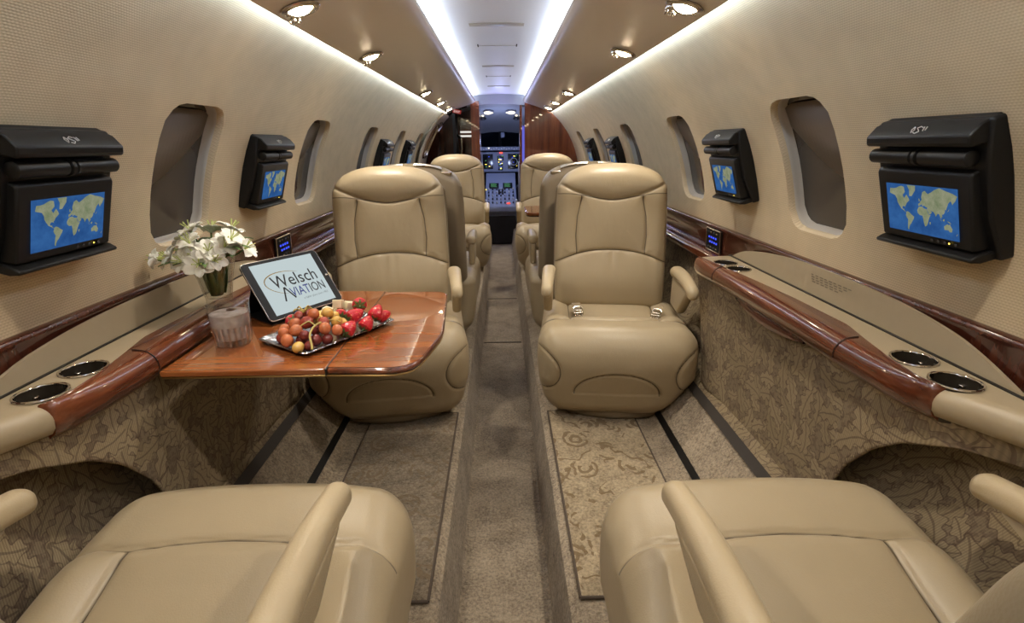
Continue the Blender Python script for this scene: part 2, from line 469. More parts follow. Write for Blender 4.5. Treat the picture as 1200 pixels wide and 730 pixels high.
class MB:
    """collects shapes into one mesh"""
    def __init__(self):
        self.V, self.F, self.I = [], [], []
    def add(self, V, Fc, mi=0):
        n = len(self.V)
        self.V.extend([tuple(map(float, v)) for v in V])
        self.F.extend([tuple(int(i) + n for i in f) for f in Fc])
        self.I.extend([mi] * len(Fc))
        return self
    def xf(self, mat):
        self.V = [tuple(mat @ Vector(v)) for v in self.V]
        return self
    def build(self, name, mat, parent=None, smooth=True, auto=40):
        return obj(name, self.V, self.F, mat, parent, smooth, self.I if isinstance(mat, (list, tuple)) else None, auto)

def rbox(size, r, step=0.02, center=(0, 0, 0), nr=3):
    """rounded box: points, normals, faces"""
    h = np.array(size) / 2
    r = min(r, float(h.min()) * 0.999)
    ax = []
    for k in range(3):
        core = h[k] - r
        n = max(1, int(round(2 * core / step)))
        inner = np.linspace(-core, core, n + 1)
        ang = np.linspace(0, PI / 4, nr + 1)[1:]
        edge = core + r * np.tan(ang)
        ax.append(np.concatenate([-edge[::-1], inner, edge]))
    pts, faces, off = [], [], 0
    for k in range(3):
        a, b = (k + 1) % 3, (k + 2) % 3
        A, B = ax[a], ax[b]
        na, nb = len(A), len(B)
        ga, gb = np.meshgrid(A, B, indexing='ij')
        for s in (-1, 1):
            p = np.zeros((na * nb, 3))
            p[:, a] = ga.ravel(); p[:, b] = gb.ravel(); p[:, k] = s * h[k]
            pts.append(p)
            i, j = np.meshgrid(np.arange(na - 1), np.arange(nb - 1), indexing='ij')
            q = (i * nb + j).ravel()
            f = np.stack([q, q + nb, q + nb + 1, q + 1], 1) + off
            if s < 0:
                f = f[:, ::-1]
            faces.append(f)
            off += na * nb
    Pn = np.concatenate(pts); Fc = np.concatenate(faces)
    key = np.round(Pn, 6)
    uq, inv = np.unique(key, axis=0, return_inverse=True)
    inv = np.asarray(inv).ravel()
    Fc = inv[Fc]
    core = np.clip(uq, -(h - r), h - r)
    d = uq - core
    n = d / np.maximum(np.linalg.norm(d, axis=1, keepdims=True), 1e-9)
    Pn = core + r * n
    return Pn + np.array(center), n, Fc

def rb(mb, size, r, center=(0, 0, 0), step=0.05, mi=0, mat=None, nr=2):
    Pn, n, Fc = rbox(size, r, step, center, nr)
    if mat is not None:
        Pn = [mat @ Vector(p) for p in Pn]
    mb.add(Pn, Fc, mi)
    return mb

def seam(x, y, poly):
    """distance from points to a polyline"""
    d = np.full(x.shape, 1e9)
    for (x0, y0), (x1, y1) in zip(poly[:-1], poly[1:]):
        dx, dy = x1 - x0, y1 - y0
        t = np.clip(((x - x0) * dx + (y - y0) * dy) / (dx * dx + dy * dy + 1e-12), 0, 1)
        d = np.minimum(d, np.hypot(x - x0 - t * dx, y - y0 - t * dy))
    return d

def tube(mb, pts, rad, n=8, mi=0, caps=True):
    pts = [Vector(p) for p in pts]
    rads = rad if isinstance(rad, (list, tuple)) else [rad] * len(pts)
    V, Fc = [], []
    up = Vector((0, 0, 1))
    prev = None
    for i, p in enumerate(pts):
        t = (pts[min(i + 1, len(pts) - 1)] - pts[max(i - 1, 0)]).normalized()
        if prev is None:
            a = t.orthogonal().normalized()
        else:
            a = (prev - t * prev.dot(t)).normalized()
        prev = a
        b = t.cross(a)
        for k in range(n):
            th = 2 * PI * k / n
            V.append(p + (a * math.cos(th) + b * math.sin(th)) * rads[i])
    for i in range(len(pts) - 1):
        for k in range(n):
            Fc.append((i * n + k, i * n + (k + 1) % n, (i + 1) * n + (k + 1) % n, (i + 1) * n + k))
    if caps:
        Fc.append(tuple(range(n))[::-1])
        Fc.append(tuple(range((len(pts) - 1) * n, len(pts) * n)))
    mb.add(V, Fc, mi)
    return mb

def lathe(mb, prof, n=32, mi=0, center=(0, 0, 0), flute=None):
    """prof: list of (r, z); closed top/bottom when r == 0"""
    V, Fc = [], []
    for j, (r, z) in enumerate(prof):
        for k in range(n):
            th = 2 * PI * k / n
            rr = r * (1 + (flute(th, z) if flute else 0))
            V.append((center[0] + rr * math.cos(th), center[1] + rr * math.sin(th), center[2] + z))
    for j in range(len(prof) - 1):
        for k in range(n):
            a, b = j * n + k, j * n + (k + 1) % n
            Fc.append((a, b, b + n, a + n))
    mb.add(V, Fc, mi)
    return mb

def weld(o, d=1e-5):
    import bmesh
    bm = bmesh.new(); bm.from_mesh(o.data)
    bmesh.ops.remove_doubles(bm, verts=bm.verts, dist=d)
    bmesh.ops.recalc_face_normals(bm, faces=bm.faces)
    bm.to_mesh(o.data); bm.free()
    return o

def prism(mb, outline, d0, d1, fn=None, mi=0):
    """outline: 2D polygon (a, b) extruded from d0 to d1; fn maps (a, b, d) to xyz"""
    fn = fn or (lambda a, b, d: (a, b, d))
    n = len(outline)
    V = [fn(a, b, d0) for a, b in outline] + [fn(a, b, d1) for a, b in outline]
    Fc = [tuple(range(n))[::-1], tuple(range(n, 2 * n))]
    for k in range(n):
        Fc.append((k, (k + 1) % n, n + (k + 1) % n, n + k))
    mb.add(V, Fc, mi)
    return mb

def bevel(o, w=0.003, seg=2, ang=35):
    m = o.modifiers.new('bevel', 'BEVEL')
    m.width = w; m.segments = seg; m.limit_method = 'ANGLE'; m.angle_limit = math.radians(ang)
    return o

def rrect(w, h, r, n=6, cx=0, cy=0):
    out = []
    for sx, sy, a0 in ((1, 1, 0), (-1, 1, 90), (-1, -1, 180), (1, -1, 270)):
        for k in range(n + 1):
            a = math.radians(a0 + 90 * k / n)
            out.append((cx + sx * (w / 2 - r) + r * math.cos(a), cy + sy * (h / 2 - r) + r * math.sin(a)))
    return out

def tag(o, label=None, cat=None, group=None, kind=None):
    if label: o['label'] = label
    if cat: o['category'] = cat
    if group: o['group'] = group
    if kind: o['kind'] = kind
    return o

def empty(name, loc=(0, 0, 0), rot=(0, 0, 0), label=None, cat=None, group=None):
    o = bpy.data.objects.new(name, None)
    o.empty_display_size = 0.05
    COL.objects.link(o)
    o.location = loc; o.rotation_euler = rot
    return tag(o, label, cat, group)

def copy_tree(o, parent=None):
    c = o.copy()
    COL.objects.link(c)
    c.parent = parent
    for ch in [x for x in SC.objects if x.parent == o]:
        copy_tree(ch, c)
    return c

def struct(o, label=None):
    o['kind'] = 'structure'
    if label: o['label'] = label
    return o

def text_mesh(txt, size, ax=1.0, offset=0.0, shear=0.0):
    cu = bpy.data.curves.new('lettering', 'FONT')
    cu.body = txt; cu.size = size; cu.align_x = 'LEFT'; cu.resolution_u = 3
    cu.offset = offset; cu.shear = shear
    o = bpy.data.objects.new('lettering', cu)
    COL.objects.link(o)
    dg = bpy.context.evaluated_depsgraph_get()
    me = o.evaluated_get(dg).to_mesh()
    V = [(v.co.x * ax, v.co.y) for v in me.vertices]
    Fc = [tuple(p.vertices) for p in me.polygons]
    o.evaluated_get(dg).to_mesh_clear()
    bpy.data.objects.remove(o); bpy.data.curves.remove(cu)
    return V, Fc

def interp(x, tab):
    xs = [p[0] for p in tab]; ys = [p[1] for p in tab]
    return float(np.interp(x, xs, ys))

def smooth_tab(tab, n):
    """Catmull-Rom resample of a 2D point list"""
    Pp = [np.array(p, float) for p in tab]
    out = []
    for i in range(len(Pp) - 1):
        p0 = Pp[max(i - 1, 0)]; p1 = Pp[i]; p2 = Pp[i + 1]; p3 = Pp[min(i + 2, len(Pp) - 1)]
        for k in range(n):
            t = k / n
            out.append(0.5 * ((2 * p1) + (-p0 + p2) * t + (2 * p0 - 5 * p1 + 4 * p2 - p3) * t * t + (-p0 + 3 * p1 - 3 * p2 + p3) * t ** 3))
    out.append(Pp[-1])
    return out

Y_BACK, Y_FRONT = -0.75, 5.75
WIN_Y = [0.42, 1.345, 2.245, 3.16, 4.10, 5.03]
WIN_W, WIN_Z0, WIN_Z1 = 0.262, 0.760, 1.098
ang_of = lambda z: math.asin((z - ZC) / R_FUS)
A_BELT, A_TOP = ang_of(0.60), ang_of(1.335)
A_W0, A_W1 = ang_of(WIN_Z0), ang_of(WIN_Z1)
def cyl(side, y, a, r=R_FUS):
    return (side * r * math.cos(a), y, ZC + r * math.sin(a))

# ------------------------------------------------------------------ cabin shell
def build_wall(side):
    mb = MB()
    a0, a1 = A_W0 - 0.05, A_W1 + 0.05
    K = 8
    sa = np.linspace(a0, a1, K + 1)
    def sheet(y0, y1, aa, ny=1, mi=0):
        ys = np.linspace(y0, y1, ny + 1)
        V = [cyl(side, y, a) for y in ys for a in aa]
        n = len(aa)
        Fc = [(i * n + j, i * n + j + 1, (i + 1) * n + j + 1, (i + 1) * n + j) for i in range(ny) for j in range(n - 1)]
        mb.add(V, Fc, mi)
    sheet(Y_BACK, Y_FRONT, np.linspace(A_BELT, a0, 6), 1)
    sheet(Y_BACK, Y_FRONT, np.linspace(a1, A_TOP, 8), 1)
    sheet(Y_BACK, Y_FRONT, np.linspace(ang_of(0.10), A_BELT, 12), 1, 1)
    yprev = Y_BACK
    for wy in [w_ + (0.03 if side < 0 else 0.0) for w_ in WIN_Y]:
        c0, c1 = wy - 0.19, wy + 0.19
        sheet(yprev, c0, sa)
        yprev = c1
        # ring bridged patch from the cell border to the rounded opening
        bord, hole = [], []
        hw, hh = WIN_W / 2, (A_W1 - A_W0) / 2
        ac = (A_W0 + A_W1) / 2
        ra, rr = 0.065, 0.065 / R_FUS
        for q in range(4):
            for k in range(K):
                t = k / K
                if q == 0: b = (c0 + (c1 - c0) * t, a0)
                elif q == 1: b = (c1, a0 + (a1 - a0) * t)
                elif q == 2: b = (c1 - (c1 - c0) * t, a1)
                else: b = (c0, a1 - (a1 - a0) * t)
                bord.append(b)
        # rounded rectangle sampled to match
        for (by, ba) in bord:
            dy, da = (by - wy) / (c1 - wy), (ba - ac) / (a1 - ac)
            m = max(abs(dy), abs(da)); dy, da = dy / m, da / m
            py, pa = dy * hw, da * hh
            ex, ea = abs(py) - (hw - ra), abs(pa) - (hh - rr)
            if ex > 0 and ea > 0:
                L = math.hypot(ex / ra, ea / rr)
                ex, ea = ex / L, ea / L
                py = math.copysign(hw - ra + ex, py); pa = math.copysign(hh - rr + ea, pa)
            hole.append((wy + py, ac + pa))
        n = len(bord)
        rings = [[cyl(side, y, a) for y, a in bord]]
        for t in (0.5, 0.88):
            rings.append([cyl(side, b[0] + (h[0] - b[0]) * t, b[1] + (h[1] - b[1]) * t) for b, h in zip(bord, hole)])
        for off, shr in ((0.0, 1.0), (0.004, 0.985), (0.011, 0.972), (0.020, 0.966)):
            rings.append([cyl(side, wy + (h[0] - wy) * shr, ac + (h[1] - ac) * shr, R_FUS + off) for h in hole])
        V = [v for ring in rings for v in ring]
        Fc = []
        for i in range(len(rings) - 1):
            for k in range(n):
                Fc.append((i * n + k, i * n + (k + 1) % n, (i + 1) * n + (k + 1) % n, (i + 1) * n + k))
        mb.add(V, Fc, 0)
        build_window(side, wy, ac, hole)
    sheet(yprev, Y_FRONT, sa)
    nm = 'wall_left' if side < 0 else 'wall_right'
    o = mb.build(nm, [M['weave'], M['tapestry']], None, True, 50)
    weld(o, 1e-4)
    struct(o)
    return o

win_no = [0]
def build_window(side, wy, ac, hole):
    win_no[0] += 1
    n = len(hole)
    def ring(s, r):
        return [cyl(side, wy + (h[0] - wy) * s, ac + (h[1] - ac) * s, r) for h in hole]
    # frame: moulded inner ring
    mb = MB()
    rings = [ring(0.967, R_FUS + 0.017), ring(0.955, R_FUS + 0.019), ring(0.948, R_FUS + 0.026), ring(0.940, R_FUS + 0.036), ring(0.925, R_FUS + 0.040)]
    V = [v for r in rings for v in r]
    Fc = [(i * n + k, i * n + (k + 1) % n, (i + 1) * n + (k + 1) % n, (i + 1) * n + k) for i in range(len(rings) - 1) for k in range(n)]
    mb.add(V, Fc)
    fr = mb.build('window_%d' % win_no[0], M['frame'], None, True, 60)
    struct(fr)
    # pane (curved)
    g = MB()
    rr = [ring(s, R_FUS + 0.041 + 0.004 * (1 - s)) for s in (0.93, 0.6, 0.3)]
    V = [v for r in rr for v in r] + [cyl(side, wy, ac, R_FUS + 0.045)]
    Fc = [(i * n + k, i * n + (k + 1) % n, (i + 1) * n + (k + 1) % n, (i + 1) * n + k) for i in range(2) for k in range(n)]
    Fc += [(2 * n + k, 2 * n + (k + 1) % n, 3 * n) for k in range(n)]
    g.add(V, Fc)
    g.build('pane', M['pane'], fr, True)
    # half drawn smoked sunshade with an arched lower edge
    s = MB()
    N = 14
    lo, hi = [], []
    for k in range(N + 1):
        t = k / N * 2 - 1
        y = wy + t * WIN_W * 0.43
        a = ac + (A_W1 - ac) * (-0.25 + 0.75 * (0.5 + 0.5 * t) ** 1.6)
        lo.append(cyl(side, y, a, R_FUS + 0.0365)); hi.append(cyl(side, y, ac + (A_W1 - ac) * (0.84 - 0.06 * t ** 6), R_FUS + 0.0365))
    V = lo + hi
    Fc = [(k, k + 1, N + 2 + k, N + 1 + k) for k in range(N)]
    s.add(V, Fc)
    so = s.build('shade', M['shade'], fr, True)
    sd = so.modifiers.new('solid', 'SOLIDIFY'); sd.thickness = 0.002

for s in (-1, 1):
    build_wall(s)

# outer hull behind the lining keeps stray light out
hull = MB()
Nn = 48
V, Fc = [], []
for y in (Y_BACK - 0.05, 7.6):
    for k in range(Nn):
        th = 2 * PI * k / Nn
        V.append((1.0 * math.cos(th), y, ZC + 1.0 * math.sin(th)))
Fc = [(k, (k + 1) % Nn, Nn + (k + 1) % Nn, Nn + k) for k in range(Nn)]
Fc += [tuple(range(Nn))[::-1], tuple(range(Nn, 2 * Nn))]
hull.add(V, Fc)
struct(hull.build('wall_hull', M['cock_dark'], None, True))

# ceiling centre panel (arched) with two seam grooves and slots
mb = MB()
xs = np.linspace(-0.34, 0.34, 27)
ys = [Y_BACK] + [0.9, 2.0, 2.004, 2.966, 2.97, 3.9, 3.904, 4.7, 4.704, Y_FRONT]
def zceil(x): return 1.486 - 0.20 * x * x
V = []
for y in ys:
    g = 0.0
    for x in xs:
        V.append((x, y, zceil(x)))
n = len(xs)
Fc = [(i * n + j, (i + 1) * n + j, (i + 1) * n + j + 1, i * n + j + 1) for i in range(len(ys) - 1) for j in range(n - 1)]
mb.add(V, Fc)
struct(mb.build('ceiling', M['ceil'], None, True))

# dropped headliner panels, curving up over an inner lip
HEAD = [(0.490, 1.3165), (0.515, 1.3095), (0.528, 1.3055), (0.530, 1.3030), (0.522, 1.3020), (0.46, 1.322), (0.38, 1.350), (0.30, 1.372), (0.272, 1.380), (0.250, 1.389), (0.238, 1.400), (0.236, 1.411), (0.243, 1.417), (0.262, 1.418), (0.31, 1.418)]
def headliner(side):
    pr_ = smooth_tab(HEAD, 4)
    y1 = Y_FRONT - 0.02
    yy = [Y_BACK, 1.0, 2.0, 3.0, 4.0, 5.0, y1 - 0.30, y1 - 0.18, y1 - 0.10, y1 - 0.05, y1 - 0.02, y1]
    V = []
    for y in yy:
        t = max(0.0, (y - (y1 - 0.30)) / 0.30)
        cut = 0.10 * (1 - math.sqrt(max(0, 1 - t * t)))
        for x, z in pr_:
            w = np.clip((0.531 - x) / 0.30, 0, 1)
            V.append((side * (x + cut * w), y, z + cut * 0.15 * w))
    n = len(pr_)
    Fc = [(i * n + j, i * n + j + 1, (i + 1) * n + j + 1, (i + 1) * n + j) for i in range(len(yy) - 1) for j in range(n - 1)]
    m = MB().add(V, Fc)
    # closing front end
    m.add([V[(len(yy) - 1) * n + j] for j in range(n)], [tuple(range(n))])
    nm = 'trim_1' if side < 0 else 'trim_2'
    o = m.build(nm, M['head'], None, True, 60)
    struct(o)
for s in (-1, 1):
    headliner(s)

# LED strips: cove strip behind the lip, wall washer behind the outer edge
def box(mb, x0, x1, y0, y1, z0, z1, mi=0):
    V = [(x, y, z) for x in (x0, x1) for y in (y0, y1) for z in (z0, z1)]
    mb.add(V, [(0, 1, 3, 2), (4, 6, 7, 5), (0, 4, 5, 1), (2, 3, 7, 6), (0, 2, 6, 4), (1, 5, 7, 3)], mi)
    return mb
M['led_wash'] = emit('cool_led_wash', (0.60, 0.78, 1.0, 1), 130.0)
for s, w in ((-1, 'left'), (1, 'right')):
    m = MB(); a, b = sorted((s * 0.270, s * 0.305))
    box(m, a, b, Y_BACK + 0.02, Y_FRONT - 0.06, 1.4205, 1.4245)
    tag(m.build('led_strip', M['led'], None, False), 'cool white cove light strip along the %s edge of the ceiling panel' % w, 'light strip', 'cabin light strips')
    m = MB(); a, b = sorted((s * 0.5080, s * 0.5240))
    box(m, a, b, Y_BACK + 0.02, Y_FRONT - 0.02, 1.3155, 1.3172)
    tag(m.build('led_strip', M['led_wash'], None, False), 'thin cool light strip washing the top of the %s cabin wall' % w, 'light strip', 'cabin light strips')

# floor: dropped aisle, sloped risers, side platforms, carpet rising along the fuselage curve
mb = MB()
prof = [(-0.70, 0.168), (-0.585, 0.032), (-0.5477, 0.0), (-0.165, 0.0), (-0.150, -0.012), (-0.125, -0.195), (-0.115, -0.20),
        (0.115, -0.20), (0.125, -0.195), (0.150, -0.012), (0.165, 0.0), (0.5477, 0.0), (0.585, 0.032), (0.70, 0.168)]
ys = np.linspace(Y_BACK, Y_FRONT + 1.8, 30)
V = [(x, y, z) for y in ys for x, z in prof]
n = len(prof)
Fc = [(i * n + j, i * n + j + 1, (i + 1) * n + j + 1, (i + 1) * n + j) for i in range(len(ys) - 1) for j in range(n - 1)]
mb.add(V, Fc)
struct(mb.build('floor', M['carpet'], None, True, 40))

def strip_trim(nm, pts, y0, y1, mat):
    m = MB()
    V = [(x, y, z) for y in (y0, y1) for x, z in pts]
    n = len(pts)
    Fc = [(j, (j + 1) % n, n + (j + 1) % n, n + j) for j in range(n)] + [tuple(range(n))[::-1], tuple(range(n, 2 * n))]
    m.add(V, Fc)
    return struct(m.build(nm, mat, None, False))
k = 3
for s in (-1, 1):
    strip_trim('trim_%d' % k, [(s * 0.574, 0.020), (s * 0.590, 0.036), (s * 0.587, 0.043), (s * 0.571, 0.027)], -0.3, 5.5, M['track']); k += 1
    strip_trim('trim_%d' % k, [(s * 0.680, 0.142), (s * 0.700, 0.166), (s * 0.695, 0.172), (s * 0.675, 0.148)], -0.3, 5.5, M['gap']); k += 1
# thresholds across the aisle floor
for y in (3.02, 3.98):
    m = MB(); box(m, -0.118, 0.118, y, y + 0.012, -0.2005, -0.197)
    struct(m.build('trim_%d' % k, M['binding'], None, False)); k += 1

# floor mats
def floor_mat(side, mat, label):
    x0, x1 = sorted((side * 0.172, side * 0.50))
    r = empty('floor_mat', ((x0 + x1) / 2, 1.34, 0.0), label=label, cat='mat', group='bound floor mats in the footwells')
    m = MB(); rb(m, (x1 - x0 - 0.008, 0.86, 0.010), 0.004, (0, 0, 0.0055), 0.2)
    m.build('pile', mat, r)
    m = MB()
    w, h = (x1 - x0) / 2 - 0.003, 0.431
    loop = [(-w, -h, 0.0065), (w, -h, 0.0065), (w, h, 0.0065), (-w, h, 0.0065)]
    for i in range(4):
        tube(m, [loop[i], loop[(i + 1) % 4]], 0.0042, 6)
    m.build('binding', M['binding'], r)
floor_mat(1, M['mat'], 'tan floor mat with darker carved scroll pattern, right of the aisle')
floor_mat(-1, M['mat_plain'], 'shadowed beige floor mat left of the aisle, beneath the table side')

# wood belt along each wall with a rounded top edge, and lower rail forward of the ledge
def belt(side, no):
    pts = []
    for zz, off in ((0.585, 0.004), (0.60, 0.012), (0.64, 0.012), (0.672, 0.012), (0.679, 0.016), (0.686, 0.015), (0.690, 0.008), (0.690, 0.0)):
        a = ang_of(zz); pts.append(cyl(side, 0, a, R_FUS - off))
    yy = np.linspace(Y_BACK, Y_FRONT - 0.35, 12)
    V = [(p[0], y, p[2]) for y in yy for p in pts]
    n = len(pts)
    Fc = [(i * n + j, i * n + j + 1, (i + 1) * n + j + 1, (i + 1) * n + j) for i in range(len(yy) - 1) for j in range(n - 1)]
    o = MB().add(V, Fc).build('trim_%d' % no, M['wood_belt'], None, True, 60)
    weld(o); struct(o)
    rail = [(0.842, 0.588), (0.825, 0.590), (0.805, 0.586), (0.795, 0.575), (0.795, 0.560), (0.805, 0.548), (0.825, 0.543), (0.842, 0.543)]
    yy = np.linspace(1.84, Y_FRONT - 0.4, 8)
    V = [(side * x, y, z) for y in yy for x, z in rail]
    n = len(rail)
    Fc = [(i * n + j, i * n + j + 1, (i + 1) * n + j + 1, (i + 1) * n + j) for i in range(len(yy) - 1) for j in range(n - 1)]
    Fc += [tuple(range(n))[::-1]]
    r = MB().add(V, Fc).build('rail', M['wood'], o, True, 60)
    weld(r)
belt(-1, k); belt(1, k + 1); k += 2

# rear bulkhead behind the viewpoint
m = MB()
N = 40
V = [(R_FUS * 1.05 * math.cos(2 * PI * i / N), Y_BACK, ZC + R_FUS * 1.05 * math.sin(2 * PI * i / N)) for i in range(N)]
m.add(V, [tuple(range(N))])
struct(m.build('wall_back', M['weave'], None, False))

# ------------------------------------------------------------------ seats
# local frame: sitter faces -Y, origin on the floor below the cushion centre
HS = 0.235                                     # half width of the backrest
REC = math.tan(math.radians(9))
def make_seat(label, outer=-1):
    root = empty('leather_seat', label=label, cat='seat', group='beige leather cabin seats')
    # --- cushion
    P0, N0, F0 = rbox((0.56, 0.58, 0.335), 0.07, 0.0052, (0, -0.01, 0.2325), 7)
    x, y, z = P0.T.copy()
    nx, ny, nz = N0.T
    u = x / 0.28
    # flare to the front at mid height, tuck in below
    low = np.clip((0.22 - z) / 0.14, 0, 1)
    front = np.clip((-0.05 - y) / 0.25, 0, 1)
    y += low ** 1.3 * 0.030 * front
    x *= 1 - np.where(x * outer > 0, 0.30, 0.09) * low ** 1.1 + 0.035 * np.exp(-((z - 0.29) / 0.09) ** 2) * front
    y -= 0.030 * np.exp(-((z - 0.30) / 0.09) ** 2) * np.clip(-ny, 0, 1) * (1 - u ** 2 * 0.6)
    y += 0.030 * u ** 4 * np.clip(front, 0, 1)                        # bowed front
    topw = np.clip(nz, 0, 1)
    z += topw * (0.018 * (1 - u ** 2) * front - 0.038 * np.clip((y + 0.10) / 0.12, 0, 1) ** 1.0)
    # seams
    tr = [(-0.30, -0.105), (-0.21, -0.122), (-0.165, -0.118), (-0.08, -0.130), (0, -0.134), (0.08, -0.130), (0.165, -0.118), (0.21, -0.122), (0.30, -0.105)]
    d1 = seam(x, y, tr)
    d2 = np.minimum(seam(x, y, [(-0.165, -0.118), (-0.180, 0.30)]), seam(x, y, [(0.165, -0.118), (0.180, 0.30)]))
    g = np.exp(-(np.minimum(d1, d2) / 0.0042) ** 2) * 0.007
    puff = 0.010 * (1 - np.exp(-np.minimum(d1, d2) / 0.03))
    bol = 0.010 * np.clip((np.abs(x) - 0.168) / 0.05, 0, 1) * np.clip((y + 0.12) / 0.05, 0, 1)
    z += topw * (puff - g + bol - 0.008)
    ell = [(0.15 * math.cos(a), 0.175 + 0.088 * math.sin(a)) for a in np.linspace(0, PI, 24)]
    d3 = seam(x, z, ell)
    for sg in (-1, 1):
        d3 = np.minimum(d3, seam(x, z, [(sg * (0.300 - 0.100 * math.cos(q)), 0.255 + 0.088 * math.sin(q)) for q in np.linspace(-1.4, 1.4, 15)]))
    fw = np.clip(-ny * 1.5, 0, 1)
    y += fw * np.exp(-(d3 / 0.004) ** 2) * 0.009
    inell = ((x / 0.15) ** 2 + ((z - 0.175) / 0.088) ** 2 < 1) & (z > 0.175)
    y += fw * np.where(inell, 0.004, 0)
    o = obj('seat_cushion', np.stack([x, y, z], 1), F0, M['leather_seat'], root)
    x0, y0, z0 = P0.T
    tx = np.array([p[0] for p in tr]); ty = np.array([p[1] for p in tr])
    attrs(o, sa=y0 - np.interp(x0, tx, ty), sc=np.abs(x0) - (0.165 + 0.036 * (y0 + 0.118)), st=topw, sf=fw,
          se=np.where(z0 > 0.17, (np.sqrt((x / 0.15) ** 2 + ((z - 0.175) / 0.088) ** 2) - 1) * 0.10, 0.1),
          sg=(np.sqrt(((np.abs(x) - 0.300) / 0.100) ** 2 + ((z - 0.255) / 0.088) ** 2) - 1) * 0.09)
    o.location.z = -0.03
    # --- pedestal
    m = MB(); Pn, Nn_, Fc = rbox((0.38, 0.46, 0.085), 0.03, 0.05, (0, -0.015, 0.0485))
    Pn[:, 1] += np.where(Pn[:, 1] < 0, 0.05 * (Pn[:, 0] / 0.18) ** 2, 0)
    m.add(Pn, Fc)
    m.build('pedestal', M['leather_taupe'], root)
    # --- backrest
    H, T = 0.610, 0.12
    P0, N0, F0 = rbox((2 * HS, T, H), 0.05, 0.0048, (0, 0, H / 2), 7)
    x, y, z = P0.T.copy()
    nx, ny, nz = N0.T
    u = np.clip(x / HS, -1, 1)
    hz = z / H
    z -= np.clip((hz - 0.45) / 0.55, 0, 1) * (0.058 * np.abs(u) ** 3.0 + 0.008 * u ** 2)
    x *= 1 - 0.035 * np.clip((hz - 0.72) / 0.28, 0, 1) ** 2 + 0.015 * np.exp(-((hz - 0.35) / 0.25) ** 2)
    fw = np.clip(-ny * 1.6, 0, 1)
    hs = [(t * HS * 1.06, H * (0.762 + 0.135 * abs(t) ** 1.7)) for t in np.linspace(-1, 1, 33)]
    lum = [(t * HS * 1.05, H * (0.425 - 0.105 * abs(t) ** 2.2)) for t in np.linspace(-1, 1, 33)]
    sd = []
    for sg in (-1, 1):
        sd.append([(sg * 0.128, H * 0.775), (sg * 0.143, H * 0.66), (sg * 0.147, H * 0.52), (sg * 0.141, H * 0.415)])
    d = np.minimum(np.minimum(seam(x, z, hs), seam(x, z, lum)), np.minimum(seam(x, z, sd[0]), seam(x, z, sd[1])))
    y += fw * (np.exp(-(d / 0.0038) ** 2) * 0.006 - 0.008 * (1 - np.exp(-d / 0.028)) + 0.005)
    # fuller head and lumbar pads, hollow middle, side wings forward
    y -= fw * (0.009 * np.exp(-((hz - 0.88) / 0.10) ** 2) + 0.022 * np.exp(-((hz - 0.20) / 0.16) ** 2) * (1 - u ** 2 * 0.5))
    y -= fw * 0.007 * np.abs(u) ** 5
    # gathered creases under the lumbar seam
    lz = H * 0.425 - z
    y += fw * 0.0022 * np.sin(x * 95 + 2.0 * np.sin(x * 31)) * np.exp(-np.clip(lz, 0, 1) / 0.055) * (lz > 0.004)
    y += z * REC
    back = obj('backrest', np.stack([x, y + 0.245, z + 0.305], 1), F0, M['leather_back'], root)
    x0, y0, z0 = P0.T
    lin = lambda pts, v: np.interp(v, [p[0] for p in pts], [p[1] for p in pts])
    gz = np.interp(z0, [H * 0.415, H * 0.52, H * 0.66, H * 0.775], [0.141, 0.147, 0.143, 0.128])
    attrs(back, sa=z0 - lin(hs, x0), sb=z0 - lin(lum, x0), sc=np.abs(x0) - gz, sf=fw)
    # --- rear shell
    P0, N0, F0 = rbox((2 * HS + 0.016, 0.085, 0.578), 0.04, 0.03, (0, 0.052, 0.289), 4)
    x, y, z = P0.T.copy(); u = np.clip(x / HS, -1, 1); hz = z / 0.578
    z -= np.clip((hz - 0.45) / 0.55, 0, 1) * (0.058 * np.abs(u) ** 3.0 + 0.008 * u ** 2)
    x *= 1 - 0.035 * np.clip((hz - 0.72) / 0.28, 0, 1) ** 2
    y += 0.03 * np.clip(N0[:, 1], 0, 1) * np.sin(np.clip(hz, 0, 1) * PI)
    y += (z) * REC
    obj('back_shell', np.stack([x, y + 0.245, z + 0.325], 1), F0, M['leather_taupe'], root)
    # --- armrests
    for sg in (-1, 1):
        P0, N0, F0 = rbox((0.046, 0.32, 0.046), 0.021, 0.02, (0, 0, 0), 4)
        x, y, z = P0.T.copy()
        t = (y + 0.16) / 0.32
        x *= 0.86 + 0.34 * t
        z += 0.010 * np.sin(np.clip(t, 0, 1) * PI) - 0.012 * (1 - t) ** 3
        arm = obj('armrest', np.stack([x, y, z], 1), F0, M['leather_arm'], root)
        arm.location = (sg * 0.255, -0.050, 0.502)
        P0, N0, F0 = rbox((0.034, 0.26, 0.12), 0.014, 0.04, (0, 0.02, -0.075), 3)
        x, y, z = P0.T.copy()
        y += np.clip((-0.02 - z) / 0.11, 0, 1) * 0.12 * np.clip((0.05 - y) / 0.15, 0, 1)
        obj('arm_panel', np.stack([x, y, z], 1), F0, M['leather'], arm)
    return root

